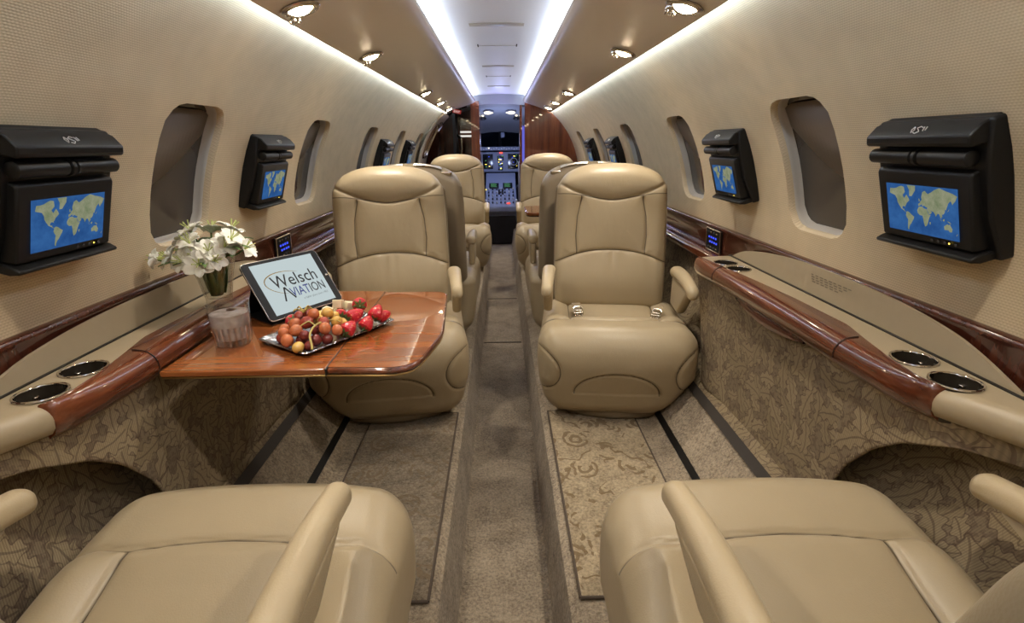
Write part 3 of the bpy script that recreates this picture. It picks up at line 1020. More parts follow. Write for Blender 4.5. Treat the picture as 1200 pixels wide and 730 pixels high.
def buckle(root, x, y, z, rz, tongue):
    m = MB()
    rb(m, (0.040, 0.030, 0.012), 0.003, (0, 0, 0), 0.05)
    rb(m, (0.034, 0.012, 0.014), 0.003, (0, -0.004, 0.006), 0.05)
    for i in range(4):
        rb(m, (0.005, 0.016, 0.006), 0.002, (-0.013 + i * 0.0087, -0.020, -0.002), 0.05)
    tube(m, [(-0.018, 0.014, 0.004), (-0.012, 0.022, 0.010), (0.012, 0.022, 0.010), (0.018, 0.014, 0.004)], 0.003, 6)
    o = m.build('belt_buckle', M['nickel'], root)
    o.location = (x, y, z); o.rotation_euler = (math.radians(18), 0, rz)
    o['label'] = 'chrome belt buckle'
    s = MB()
    rb(s, (0.036, 0.05, 0.004), 0.0015, (0, 0.036, 0.0), 0.05)
    s.build('belt_strap', M['leather_dark'], o)

seat0 = make_seat('left aft-facing seat partly behind the fruit table', -1)
seat1 = make_seat('right aft-facing seat with two chrome belt buckles on its cushion', 1)
def place(o, loc, rz, label=None):
    o.location = loc; o.rotation_euler = (0, 0, rz)
    if label: o['label'] = label
    return o
place(seat0, (-0.432, 1.925, 0), math.radians(7))
def new_seat(loc, rz, label, src=None):
    return place(copy_tree(src or seat0), loc, rz, label)
def kids(o, nm):
    return [c for c in SC.objects if c.parent == o and c.name.split('.')[0] == nm]

s3r = place(seat1, (0.442, 1.925, 0), math.radians(-7))
near_l = new_seat((-0.456, 0.580, 0), math.radians(180), 'nearest left seat, seen from behind, its cushion at bottom left', seat1)
near_r = new_seat((0.473, 0.565, 0), math.radians(180), 'nearest right seat, seen from behind, its cushion at bottom right')
r2l = new_seat((-0.415, 2.85, 0), math.radians(180), 'left forward-facing seat showing a taupe shell behind the table-side seat', seat1)
r2r = new_seat((0.432, 2.85, 0), math.radians(180), 'right forward-facing seat showing a taupe shell behind the buckled seat')
r1l = new_seat((-0.372, 4.32, 0), math.radians(2), 'farthest left seat facing the camera, below the cabin door')
r1r = new_seat((0.405, 4.32, 0), math.radians(-2), 'farthest right seat facing the camera beside a small wooden table', seat1)
for o, in_x, out_x in ((near_l, 1, -1), (near_r, -1, 1)):
    for a in kids(o, 'armrest'):
        # aisle arm sits inboard, outer arm outboard; both stand a little further back
        wx = -a.location.x                      # seat is turned by 180 degrees
        aisle = (wx > 0) == (in_x > 0)
        a.location.x = -in_x * (0.208 if aisle else -0.272)
        a.location.y = 0.060
        a.location.z = 0.500
        for q in kids(a, 'arm_panel'):
            q.scale = (0.9, 1.0, 0.42); q.location.z = -0.012
    # these two backs are let down further
    for nm in ('backrest', 'back_shell'):
        for b in kids(o, nm):
            if nm == 'backrest':
                b.data = b.data.copy(); b.data.materials[0] = M['leather']
            b.matrix_local = Matrix.Translation((0, 0.245 + (0.002 if in_x < 0 else 0.020), 0.325)) @ Matrix.Rotation(math.radians(-13), 4, 'X') @ Matrix.Translation((0, -0.245, -0.305))
buckle(s3r, -0.135, 0.020, 0.350, math.radians(8), True)
buckle(s3r, 0.170, 0.000, 0.352, math.radians(-20), False)
for o in (r2l, r2r):
    m = MB()
    pts = [(t * 0.20, 0.245 + 0.052 + 0.57 * REC + 0.01, 0.325 + 0.585 - 0.05 * abs(t) ** 3) for t in np.linspace(-1, 1, 17)]
    tube(m, pts[9:15], 0.008, 8)
    tube(m, pts[2:8], 0.008, 8)
    rb(m, (0.05, 0.03, 0.02), 0.006, (0.17, 0.33 + 0.57 * REC - 0.02, 0.870), 0.05)
    rb(m, (0.05, 0.03, 0.02), 0.006, (-0.17, 0.33 + 0.57 * REC - 0.02, 0.870), 0.05)
    g = m.build('headrest_rail', M['nickel'], o)
    g['label'] = 'bright metal headrest rail'

# ------------------------------------------------------------------ side ledges
INNER = [(0.20, 0.802), (0.45, 0.800), (0.58, 0.790), (0.65, 0.770), (0.70, 0.742), (0.74, 0.718), (0.78, 0.704), (0.83, 0.698), (0.95, 0.694), (1.20, 0.698), (1.50, 0.695), (1.70, 0.688), (1.80, 0.690)]
def xin(y): return interp(y, INNER)
WOODB = [(0.740, 0.742), (0.752, 0.724), (0.77, 0.7165), (0.80, 0.7185), (0.86, 0.724), (0.95, 0.742), (1.04, 0.762), (1.25, 0.756), (1.48, 0.735), (1.65, 0.715), (1.765, 0.702)]
LIDH = [(0.70, 0.0), (0.735, 0.014), (0.80, 0.036), (0.87, 0.052), (1.0, 0.066), (1.17, 0.071), (1.35, 0.070), (1.50, 0.060), (1.62, 0.045), (1.70, 0.028), (1.765, 0.0)]
def drill(o, pts, rad):
    """bore round wells into a closed mesh"""
    cut = MB()
    for p in pts:
        N = 40
        V = [(p[0] + rad * math.cos(2 * PI * k / N), p[1] + rad * math.sin(2 * PI * k / N), p[2] + dz) for dz in (-0.055, 0.06) for k in range(N)]
        cut.add(V, [tuple(range(N))[::-1], tuple(range(N, 2 * N))] + [(k, (k + 1) % N, N + (k + 1) % N, N + k) for k in range(N)])
    vol = 0.0
    for p in o.data.polygons:
        vs = [o.data.vertices[i].co for i in p.vertices]
        for i in range(1, len(vs) - 1):
            vol += vs[0].dot(vs[i].cross(vs[i + 1]))
    if vol < 0:
        o.data.flip_normals()
    c = cut.build('cutter', M['vinyl'], None, False)
    c.matrix_world = Matrix.Identity(4)
    par, loc = o.parent, o.location.copy()
    o.parent = None
    md = o.modifiers.new('bore', 'BOOLEAN'); md.operation = 'DIFFERENCE'; md.object = c; md.solver = 'EXACT'
    dg = bpy.context.evaluated_depsgraph_get(); dg.update()
    me = bpy.data.meshes.new_from_object(o.evaluated_get(dg))
    o.modifiers.clear(); old = o.data; o.data = me
    o.parent = par
    bpy.data.objects.remove(c); bpy.data.meshes.remove(old)

def ledge(side, label):
    root = empty('side_ledge', (side * 0.76, 1.0, 0.6), label=label, cat='ledge', group='side ledges under the windows')
    ox, oy, oz = side * 0.76, 1.0, 0.6
    L = lambda x, y, z: (side * x - ox, y - oy, z - oz)
    # body
    ys = [0.18] + list(np.linspace(0.25, 1.76, 62)) + [1.785, 1.80, 1.806]
    V = []
    for y in ys:
        xi = xin(y)
        e = max(0.0, (y - 1.76) / 0.046)
        xi += 0.035 * (1 - math.sqrt(max(0, 1 - min(e, 1) ** 2)))
        dz = -0.012 * min(e, 1) ** 2
        zt = 0.611
        pts = [(0.842, 0.6125), (0.5 * (0.842 + xi + 0.03), 0.612), (xi + 0.03, zt - 0.0015)]
        r = 0.028
        for q in range(7):
            a = PI / 2 * q / 6
            pts.append((xi + r - r * math.sin(a), zt - 0.0015 - r * 0.9 + r * 0.9 * math.cos(a)))
        pts += [(xi + 0.002, 0.570), (xi + 0.010, 0.559), (min(xi + 0.035, 0.838), 0.552), (0.842, 0.552)]
        for x, z in pts:
            V.append(L(x, y, z + dz))
    n = 14
    Fc = [(i * n + j, i * n + (j + 1) % n, (i + 1) * n + (j + 1) % n, (i + 1) * n + j) for i in range(len(ys) - 1) for j in range(n)]
    Fc += [tuple((len(ys) - 1) * n + j for j in range(n)), tuple(range(n))[::-1]]
    body = MB().add(V, Fc).build('ledge_top', M['vinyl'], root, True, 50); weld(body)
    CUPS = ((0.764, 0.762 if side > 0 else 0.785), (0.768, 0.858 if side > 0 else 0.882), (0.757, 1.572), (0.753, 1.660))
    drill(body, [L(cx, cy, 0.60) for cx, cy in CUPS], 0.0362)
    body.data.set_sharp_from_angle(angle=math.radians(50))
    # wooden bullnose
    ys = [0.744, 0.747, 0.752] + list(np.linspace(0.76, 1.74, 56)) + [1.752, 1.760, 1.765]
    V = []
    for i, y in enumerate(ys):
        xi, xb = xin(y) - 0.005, interp(y, WOODB)
        e = max(0, (y - 1.74) / 0.025, (0.756 - y) / 0.0125)
        sh = 0.004 * min(1, e) ** 2
        xi += 1.0 * sh
        zt = 0.6155 - sh
        pts = [(xb, 0.6095), (xb - 0.0015, zt)]
        r = max(0.004, min(0.033, xb - xi - 0.003))
        pts.append((xi + r, zt - 0.002))
        for q in range(1, 8):
            a = PI / 2 * q / 7
            pts.append((xi + r - r * math.sin(a), zt - 0.002 - 0.034 + 0.034 * math.cos(a)))
        pts += [(xi + 0.001, 0.572), (xi + 0.007, 0.559), (xi + 0.020, 0.549), (xi + 0.045, 0.546)]
        for x, z in pts:
            V.append(L(x, y, z))
    n = 14
    Fc = [(i * n + j, i * n + j + 1, (i + 1) * n + j + 1, (i + 1) * n + j) for i in range(len(ys) - 1) for j in range(n - 1)]
    Fc += [tuple(range(n))[::-1], tuple((len(ys) - 1) * n + j for j in range(n))]
    wd = MB().add(V, Fc).build('wood_edge', M['wood'], root, True, 50); weld(wd)
    # joints in the wood
    for y in (0.965, 1.60):
        m = MB()
        xi, xb = xin(y) - 0.0055, interp(y, WOODB)
        path = [(xb - 0.01, 0.6160)] + [(xi + 0.033 - 0.033 * math.sin(PI / 2 * q / 6), 0.614 - 0.034 + 0.0345 * math.cos(PI / 2 * q / 6)) for q in range(7)] + [(xi + 0.001, 0.570)]
        tube(m, [L(x, y, z) for x, z in path], 0.0013, 5)
        m.build('joint', M['track'], wd)
    # slot and upright lid
    m = MB(); prism(m, [(0.8135, 0.6115), (0.8235, 0.6115), (0.8235, 0.6145), (0.8135, 0.6145)], 0.40, 1.78, lambda a, b, d: L(a, d, b))
    m.build('slot', M['track'], root, False)
    pts = smooth_tab(LIDH, 5)
    hs = 1.0 if side > 0 else 0.86
    out = [(p[0], 0.613 + max(0, p[1]) * hs) for p in pts]
    m = MB()
    n = len(out)
    V = []
    for off in (0.0, 0.007):
        for y, z in out:
            V.append(L(0.826 + (z - 0.613) * 0.12 + off - 0.007, y, z))
        for y, z in out:
            V.append(L(0.826 + off - 0.007, y, 0.608))
    Fc = [(j, j + 1, n + j + 1, n + j) for j in range(n - 1)] + [(2 * n + j, 3 * n + j, 3 * n + j + 1, 2 * n + j + 1) for j in range(n - 1)]
    Fc += [(j, 2 * n + j, 2 * n + j + 1, j + 1) for j in range(n - 1)]
    m.add(V, Fc)
    lid = m.build('lid', M['lid'], root, True, 40); weld(lid)
    if side > 0:
        m = MB()
        for row in range(4):
            for i in range(9 - row):
                w = 0.010 + 0.006 * ((i * 7 + row * 3) % 5) / 5
                y0 = 1.30 - i * 0.019 - row * 0.004
                z0 = 0.662 - row * 0.0055
                xx = 0.8180 + (z0 - 0.613) * 0.12
                m.add([L(xx, y0, z0), L(xx, y0 - w, z0), L(xx, y0 - w, z0 + 0.0028), L(xx, y0, z0 + 0.0028)], [(0, 1, 2, 3)])
        m.build('placard', M['grey_print'], lid, False)
    # cup holders
    for (cx, cy) in CUPS:
        c = MB()
        lathe(c, [(0.0, -0.052), (0.030, -0.052), (0.0345, -0.048), (0.0355, 0.010), (0.0358, 0.0145)], 40)
        ch = c.build('cup_holder', M['cuphole'], root)
        ch.location = L(cx, cy, 0.5985)
        c = MB()
        ring = [(0.0368 + 0.0024 * math.cos(a), 0.0145 + 0.0022 * math.sin(a)) for a in np.linspace(0, 2 * PI, 9)]
        lathe(c, ring, 40)
        rg = c.build('ring', M['chrome'], ch)
        for q in range(3):
            c = MB()
            a = 2 * PI * q / 3 + 0.5
            rb(c, (0.007, 0.010, 0.020), 0.002, (0.032 * math.cos(a), 0.032 * math.sin(a), -0.010), 0.05)
            c.build('clip', M['nickel'], ch)
    # fabric side panel with an arch over the near seat
    BOT = [(0.20, 0.532), (0.60, 0.530), (0.72, 0.512), (0.79, 0.478), (0.845, 0.43), (0.895, 0.36), (0.925, 0.28), (0.94, 0.17), (1.9, 0.165)]
    TOPR = [(0.2, 0.556), (1.02, 0.554), (1.10, 0.547), (1.18, 0.534), (1.28, 0.529), (1.38, 0.540), (1.48, 0.554), (1.9, 0.556)]
    ys = list(np.linspace(0.20, 0.70, 12)) + list(np.linspace(0.715, 0.95, 22)) + list(np.linspace(0.97, 1.80, 36))
    V = []
    nz = 14
    for y in ys:
        zb, zt = interp(y, BOT), (interp(y, TOPR) if side > 0 else 0.556)
        xi = xin(y) + 0.012
        for j in range(nz + 1):
            t = j / nz
            z = zb + (zt - zb) * t
            hh = np.clip((0.556 - z) / 0.39, 0, 1)
            x = xi + 0.012 + 0.022 * math.sin(hh * PI) * 0.35 + (0.70 - 0.706) * hh
            if y < 0.95:
                x = xi + 0.012 - 0.02 * hh * np.clip((y - 0.7) / 0.25, 0, 1)
            yy = y
            if y > 1.45:
                yy = y - (y - 1.45) / 0.35 * 0.16 * hh * 1.0
            V.append(L(min(x, 0.835), yy, z))
    n = nz + 1
    Fc = [(i * n + j, (i + 1) * n + j, (i + 1) * n + j + 1, i * n + j + 1) for i in range(len(ys) - 1) for j in range(nz)]
    # end cap to the wall
    base = len(V)
    for j in range(nz + 1):
        z = V[(len(ys) - 1) * n + j][2] + oz
        V.append(L(min(0.845, math.sqrt(max(0.01, R_FUS ** 2 - (z - ZC) ** 2)) - 0.002), V[(len(ys) - 1) * n + j][1] + oy, z))
    Fc += [((len(ys) - 1) * n + j, base + j, base + j + 1, (len(ys) - 1) * n + j + 1) for j in range(nz)]
    sp = MB().add(V, Fc).build('side_panel', M['tapestry'], root, True, 50)
    sp.data.transform(Matrix.Translation((ox, oy, oz))); sp.location = (-ox, -oy, -oz)
    so = sp.modifiers.new('solid', 'SOLIDIFY'); so.thickness = 0.006; so.offset = 1 if side > 0 else 1
    if side > 0:
        # finger pull of the stowed table showing below the wood
        m = MB()
        N = 24
        V = []
        for i in range(N + 1):
            t = i / N
            y = 1.09 + 0.36 * t
            s_ = math.sin(PI * t) ** 0.8
            zb = 0.552 - 0.026 * s_
            for x, z in ((0.735, 0.557), (0.702, 0.556), (0.698 + 0.004 * (1 - s_), 0.550), (0.700, zb + 0.004), (0.712, zb), (0.735, zb)):
                V.append(L(x, y, z))
        n = 6
        Fc = [(i * n + j, i * n + j + 1, (i + 1) * n + j + 1, (i + 1) * n + j) for i in range(N) for j in range(n - 1)]
        Fc += [tuple(range(n))[::-1], tuple(N * n + j for j in range(n))]
        m.add(V, Fc)
        fp = m.build('finger_pull', M['wood_belt'], root, True, 50); weld(fp)
    return root
ledge(1, 'right side ledge with stowed table and empty cup holders')
ledge(-1, 'left side ledge that carries the folding fruit table')

# ------------------------------------------------------------------ fruit table
def rounded_poly(pts, rad, n=8):
    out = []
    N = len(pts)
    for i in range(N):
        p0, p1, p2 = Vector(pts[i - 1]), Vector(pts[i]), Vector(pts[(i + 1) % N])
        r = rad[i]
        if r <= 0:
            out.append(tuple(p1)); continue
        d0, d2 = (p0 - p1).normalized(), (p2 - p1).normalized()
        ang = d0.angle(d2)
        t = r / math.tan(ang / 2)
        a, b = p1 + d0 * t, p1 + d2 * t
        for k in range(n + 1):
            s = k / n
            out.append(tuple((a * (1 - s) + p1 * s) * (1 - s) + (p1 * (1 - s) + b * s) * s))
    return out
def slab(outline, z0, z1, mat, name, parent, bev=0.004):
    m = MB(); prism(m, outline, z0, z1)
    o = m.build(name, mat, parent, True, 30)
    bevel(o, bev, 3, 40)
    return o
TZ = 0.570
table = empty('folding_table', (-0.40, 1.23, TZ), label='glossy wooden folding table carrying the fruit tray, tablet and glass', cat='table')
T = lambda pts: [(x + 0.40, y - 1.23) for x, y in pts]
in_leaf = T([(-0.688, 0.957), (-0.355, 0.955), (-0.355, 1.532), (-0.688, 1.56)])
out_leaf = rounded_poly(T([(-0.352, 0.955), (-0.175, 0.944), (-0.135, 1.15), (-0.160, 1.520), (-0.352, 1.531)]), [0, 0.075, 0.30, 0.05, 0])
slab(in_leaf, -0.013, 0.0, M['wood_table'], 'table_leaf', table, 0.003)
lf = slab(out_leaf, -0.013, 0.0, M['wood'], 'table_leaf', table, 0.006)
def inset(poly, d, keep_x=None):
    cx = sum(p[0] for p in poly) / len(poly); cy = sum(p[1] for p in poly) / len(poly)
    w = max(p[0] for p in poly) - min(p[0] for p in poly); h = max(p[1] for p in poly) - min(p[1] for p in poly)
    q = []
    for x, y in poly:
        nx_ = cx + (x - cx) * (w - 2 * d) / w; ny_ = cy + (y - cy) * (h - 2 * d) / h
        if keep_x is not None and abs(x - keep_x) < 1e-4: nx_ = x + 0.0005
        q.append((nx_, ny_))
    return q
m = MB(); prism(m, inset(out_leaf, 0.012, 0.048), -0.0002, 0.0006); m.build('veneer', M['wood_table'], lf, False)
slab([(x * 0.992, y * 0.996) for x, y in in_leaf], -0.0170, -0.0135, M['brass'], 'edge_band', table, 0.001)
slab([(x * 0.992 , y * 0.994) for x, y in out_leaf], -0.0170, -0.0135, M['brass'], 'edge_band', table, 0.001)
m = MB(); rb(m, (0.004, 0.574, 0.014), 0.001, (0.0465, 0.013, -0.0075), 0.2)
m.build('hinge', M['track'], table)
for yy_ in (0.16, -0.16):
    m = MB(); rb(m, (0.26, 0.05, 0.03), 0.008, (-0.14, yy_, -0.034), 0.1)
    m.build('support_arm', M['black'], table)
m = MB(); rb(m, (0.003, 0.024, 0.0012), 0.0005, (0.205, 0.0, 0.0005), 0.05); m.build('latch', M['nickel'], table)

# small table between the forward seats on the right
ft = empty('folding_table', (0.43, 3.62, TZ - 0.01), label='small wooden table unfolded between the two far right seats', cat='table')
out = rounded_poly([(-0.26, -0.20), (0.24, -0.20), (0.24, 0.20), (-0.26, 0.20)], [0.07, 0, 0, 0.05])
slab(out, -0.02, 0.0, M['wood_table'], 'tabletop', ft, 0.005)
slab([(x * 0.99, y * 0.99) for x, y in out], -0.027, -0.0205, M['wood_belt'], 'edge_band', ft, 0.001)
m = MB(); rb(m, (0.20, 0.04, 0.03), 0.008, (0.10, 0.0, -0.044), 0.1); m.build('support_arm', M['black'], ft)

# ------------------------------------------------------------------ monitors
CONT = [
 [(-165, 62), (-160, 70), (-140, 70), (-125, 71), (-110, 73), (-95, 74), (-82, 73), (-78, 66), (-92, 60), (-82, 54), (-78, 58), (-70, 62), (-60, 55), (-56, 50), (-65, 45), (-72, 41), (-76, 35), (-81, 31), (-80, 25), (-83, 29), (-90, 30), (-97, 27), (-97, 20), (-90, 18), (-87, 21), (-88, 16), (-83, 10), (-78, 8), (-83, 8), (-92, 14), (-105, 20), (-112, 28), (-117, 33), (-124, 42), (-125, 49), (-135, 58), (-150, 60)],
 [(-78, 9), (-70, 12), (-60, 9), (-50, 2), (-36, -6), (-39, -15), (-48, -26), (-55, -35), (-62, -40), (-66, -46), (-69, -54), (-74, -50), (-72, -35), (-70, -20), (-77, -13), (-81, -4), (-78, 2)],
 [(-10, 32), (-5, 36), (10, 37), (20, 32), (32, 31), (36, 22), (43, 12), (51, 12), (44, 1), (40, -8), (36, -20), (30, -30), (20, -35), (15, -24), (12, -8), (9, 4), (-5, 5), (-15, 12), (-17, 22)],
 [(-9, 37), (-9, 44), (-1, 47), (4, 52), (10, 55), (8, 60), (15, 69), (28, 71), (42, 67), (60, 70), (75, 73), (100, 77), (130, 73), (160, 71), (180, 68), (170, 60), (160, 55), (157, 52), (150, 60), (138, 54), (130, 42), (127, 36), (122, 38), (121, 30), (115, 22), (107, 20), (108, 12), (103, 10), (103, 2), (98, 10), (93, 20), (87, 21), (80, 14), (77, 8), (73, 17), (66, 25), (57, 26), (51, 29), (58, 22), (52, 16), (44, 13), (39, 21), (34, 29), (36, 36), (28, 37), (24, 40), (20, 40), (12, 45), (18, 40), (12, 38), (8, 44), (0, 40)],
 [(114, -22), (122, -17), (131, -12), (137, -15), (142, -11), (146, -19), (153, -27), (150, -37), (140, -38), (134, -33), (124, -33), (115, -34)],
 [(-55, 60), (-42, 60), (-22, 70), (-20, 80), (-45, 82), (-65, 78), (-54, 70)],
 [(131, -1), (141, -3), (150, -10), (141, -8), (133, -4)],
 [(109, 1), (117, 6), (119, 1), (115, -4), (110, -2)],
 [(95, 5), (104, -4), (106, -6), (100, -2)],
 [(44, -16), (50, -16), (48, -25), (44, -24)],
 [(-5, 50), (1, 52), (-3, 58), (-6, 56)],
 [(130, 32), (136, 35), (141, 41), (140, 36), (135, 33)],
 [(168, -46), (173, -41), (178, -38), (172, -45)],
]
SW, SH = 0.186, 0.108
def merc(lat): return math.log(math.tan(PI / 4 + math.radians(lat) / 2))
def make_monitor(label):
    # local: X to the viewer's right, -Y into the cabin, Z up along the wall
    root = empty('wall_monitor', label=label, cat='monitor', group='black wall monitors')
    # backplate, curved to the wall
    prof = [(0.0, -0.142), (-0.014, -0.142), (-0.052, -0.128), (-0.055, -0.122), (-0.030, -0.112), (-0.030, 0.05), (-0.034, 0.10), (-0.040, 0.132), (0.0, 0.135)]
    N = 12
    top, bot = 0.135, -0.142
    V, Fc = [], []
    side = [(0.006 + 0.010 * (1 - ((z - 0.0) / 0.14) ** 2) - 0.010, z) for z in np.linspace(bot, top, N)]
    m = MB()
    outline = [(-0.020, bot)] + [(0.012, bot)] + [(0.012 - 0.02 * (1 - ((z + 0.0035) / 0.1385) ** 2) * 0.0, z) for z in (top,)] + [(-0.022, top)]
    prism(m, [(0.014, bot), (-0.016, bot), (-0.034, -0.05), (-0.036, 0.06), (-0.026, top), (0.014, top)], -0.138, 0.138, lambda a, b, d: (d, a, b))
    hb = bevel(m.build('housing', M['black'], root, True, 40), 0.006, 3)
    # front body
    m = MB(); prism(m, [(-0.02, -0.122), (-0.052, -0.118), (-0.054, 0.030), (-0.050, 0.040), (-0.02, 0.044)], -0.120, 0.120, lambda a, b, d: (d, a, b))
    bevel(m.build('screen_case', M['black'], root, True, 40), 0.005, 3)
    # bottom lip
    m = MB(); prism(m, [(-0.01, -0.140), (-0.045, -0.140), (-0.066, -0.133), (-0.066, -0.126), (-0.05, -0.1215), (-0.01, -0.121)], -0.128, 0.128, lambda a, b, d: (d, a, b))
    bevel(m.build('bottom_lip', M['black'], root, True, 40), 0.004, 2)
    # hood
    m = MB(); prism(m, [(-0.0, 0.138), (-0.040, 0.130), (-0.064, 0.114), (-0.066, 0.098), (-0.062, 0.092), (-0.03, 0.090), (-0.0, 0.095)], -0.132, 0.132, lambda a, b, d: (d, a, b))
    hood = bevel(m.build('hood', M['black'], root, True, 40), 0.004, 2)
    # white mark on the hood
    m = MB()
    def hoodpt(x, t): return (x * 0.8, -0.042 - 0.020 * t - 0.0006, 0.1290 - 0.0135 * t + 0.0008)
    for pts in ([(0.012, 0.2), (0.004, 0.1), (-0.004, 0.25), (0.004, 0.45), (0.010, 0.6), (0.002, 0.8), (-0.006, 0.7)],
                [(-0.014, 0.15), (-0.018, 0.4), (-0.013, 0.7), (-0.008, 0.45), (-0.014, 0.15)],
                [(0.016, 0.15), (0.020, 0.55)], [(0.024, 0.15), (0.026, 0.5)]):
        tube(m, [hoodpt(a, b) for a, b in pts], 0.0011, 5)
    m.build('mark', M['white_mark'], hood)
    # lamp tube
    m = MB()
    for x0, x1, r in ((-0.128, -0.012, 0.0155), (-0.008, 0.004, 0.0165), (0.008, 0.122, 0.0155)):
        tube(m, [(x0, -0.050, 0.068), (x0 + 0.002, -0.050, 0.068), (x1 - 0.002, -0.050, 0.068), (x1, -0.050, 0.068)], [r * 0.8, r, r, r * 0.8], 16)
    lt = m.build('reading_lamp', M['black'], root, True, 40)
    m = MB(); rb(m, (0.21, 0.03, 0.035), 0.006, (0, -0.030, 0.068), 0.1); m.build('lamp_bracket', M['black_soft'], lt)
    # screen with world map
    m = MB()
    y0 = -0.0548
    cz = -0.045
    m.add([(-SW / 2, y0, cz - SH / 2), (SW / 2, y0, cz - SH / 2), (SW / 2, y0, cz + SH / 2), (-SW / 2, y0, cz + SH / 2)], [(0, 1, 2, 3)], 0)
    ym0, ym1 = merc(-58), merc(76)
    for i, poly in enumerate(CONT):
        pts = []
        for lo, la in poly:
            x = (lo + 0) / 360 * SW * 0.985
            z = cz - SH / 2 + (merc(min(la, 75.5)) - ym0) / (ym1 - ym0) * SH
            pts.append((x, y0 - 0.0002 - 0.00001 * i, z))
        m.add(pts, [tuple(range(len(pts)))], 1)
    m.build('screen', [M['ocean'], M['land']], root, False)
    m = MB()
    for i in range(4):
        m = MB(); lathe(m, [(0.0, 0.0), (0.0028, 0.0), (0.0033, -0.001)], 12)
        b = m.build('button', M['knob'], root)
        b.rotation_euler = (PI / 2, 0, 0)
        b.location = (0.024 + 0.016 * i + (0.010 if i == 3 else 0), -0.0549, -0.108)
    m = MB(); rb(m, (0.003, 0.001, 0.003), 0.0004, (0, 0, 0), 0.05)
    b = m.build('indicator', M['amber_led'], root); b.location = (0.068, -0.0549, -0.107)
    return root
TILT = math.radians(17)
def put_monitor(o, side, y, label):
    zc = 0.930
    a = ang_of(zc)
    p = cyl(side, y, a, R_FUS - 0.010)
    o.location = p
    o.scale = (0.87, 0.82, 0.84)
    o.rotation_euler = (TILT, 0, side * -PI / 2)
    o['label'] = label
mon0 = make_monitor('')
put_monitor(mon0, 1, 0.915, 'nearest right wall monitor showing a world map')
lab = {(-1, 0): 'nearest left wall monitor showing a brightly lit world map', (-1, 1): 'left wall monitor between the two largest left windows',
       (1, 1): 'right wall monitor between the two largest right windows', (-1, 2): 'small far left monitor above the headrest of the table-side seat',
       (-1, 3): 'farthest left wall monitor next to the cabin door end', (1, 2): 'small far right monitor above the buckled seat, nearer one of that pair',
       (1, 3): 'farthest right wall monitor close to the wooden bulkhead'}
for s in (-1, 1):
    for i, y in enumerate((0.935, 1.80, 3.58, 4.50)):
        if s == 1 and i == 0:
            continue
        put_monitor(copy_tree(mon0), s, y - (0.03 if s > 0 else 0.0), lab[(s, i)])

# ------------------------------------------------------------------ switch panels in the belt
def switch_panel(side, label):
    a = ang_of(0.632)
    p = cyl(side, 1.965, a, R_FUS - 0.013)
    root = empty('control_panel', p, (math.radians(3), 0, side * -PI / 2), label, 'control panel', 'seat control panels in the wood belt')
    m = MB(); rb(m, (0.135, 0.010, 0.084), 0.004, (0, -0.003, 0), 0.1)
    m.build('faceplate', M['black'], root)
    m = MB()
    w, h = 0.067, 0.0415
    lp = [(-w, -0.008, -h), (w, -0.008, -h), (w, -0.008, h), (-w, -0.008, h)]
    for i in range(4): tube(m, [lp[i], lp[(i + 1) % 4]], 0.0018, 6)
    m.build('bezel', M['nickel'], root)
    for i in range(4):
        for j in range(2):
            m = MB(); rb(m, (0.0085, 0.003, 0.0075), 0.001, (0, 0, 0), 0.05)
            b = m.build('lit_button', M['blue_led'], root); b.location = (-0.034 + i * 0.021 + j * 0.008, -0.009, 0.010 - j * 0.018)
    for i in range(4):
        for z in (0.029, -0.029):
            m = MB(); rb(m, (0.010, 0.004, 0.006), 0.001, (0, 0, 0), 0.05)
            b = m.build('button', M['nickel'] if i % 2 else M['knob'], root); b.location = (-0.040 + i * 0.026, -0.009, z)
switch_panel(1, 'small black control panel with blue lights in the right wood belt')
switch_panel(-1, 'small black control panel with blue lights behind the tablet')

# ------------------------------------------------------------------ downlights
slope = math.atan2(0.085, 0.285)
def headz(x):
    x = abs(x)
    return interp(x, [(0.30, 1.372), (0.38, 1.350), (0.46, 1.322), (0.53, 1.302)])
def make_downlight():
    root = empty('downlight', label='', cat='downlight', group='warm downlights in the ceiling panels')
    m = MB(); lathe(m, [(0.030, 0.002), (0.046, 0.0), (0.049, -0.003), (0.045, -0.007), (0.034, -0.008), (0.030, -0.004)], 32)
    m.build('bezel', M['nickel'], root)
    m = MB()
    lathe(m, [(0.0, -0.0150), (0.010, -0.0140), (0.020, -0.0105), (0.028, -0.006), (0.031, -0.002)], 28)
    m.build('lens', M['lamp'], root)
    m = MB()
    lathe(m, [(0.0, -0.020), (0.008, -0.019), (0.014, -0.014), (0.016, -0.006), (0.016, 0.0)], 20, 0, (-0.028, 0.018, -0.002))
    for q in range(5):
        a = 2 * PI * q / 5
        rb(m, (0.006, 0.006, 0.008), 0.002, (-0.028 + 0.012 * math.cos(a), 0.018 + 0.012 * math.sin(a), -0.020), 0.05)
    m.build('air_nozzle', M['chrome'], root)
    return root
dl0 = make_downlight()
DLY = {-1: [-0.30, 0.62, 1.42, 2.13, 3.60, 4.45, 5.20], 1: [-0.30, 0.62, 1.43, 2.10, 3.70, 4.55, 5.20]}  # those beside and behind the camera are unseen, added for more light
words = {2: 'cut by the top edge of the picture', 3: 'second in view, above the middle windows', 4: 'third in view toward the cockpit', 5: 'fourth in view toward the cockpit', 6: 'last before the wooden bulkhead'}
SPOT_W = 13.0
first = True
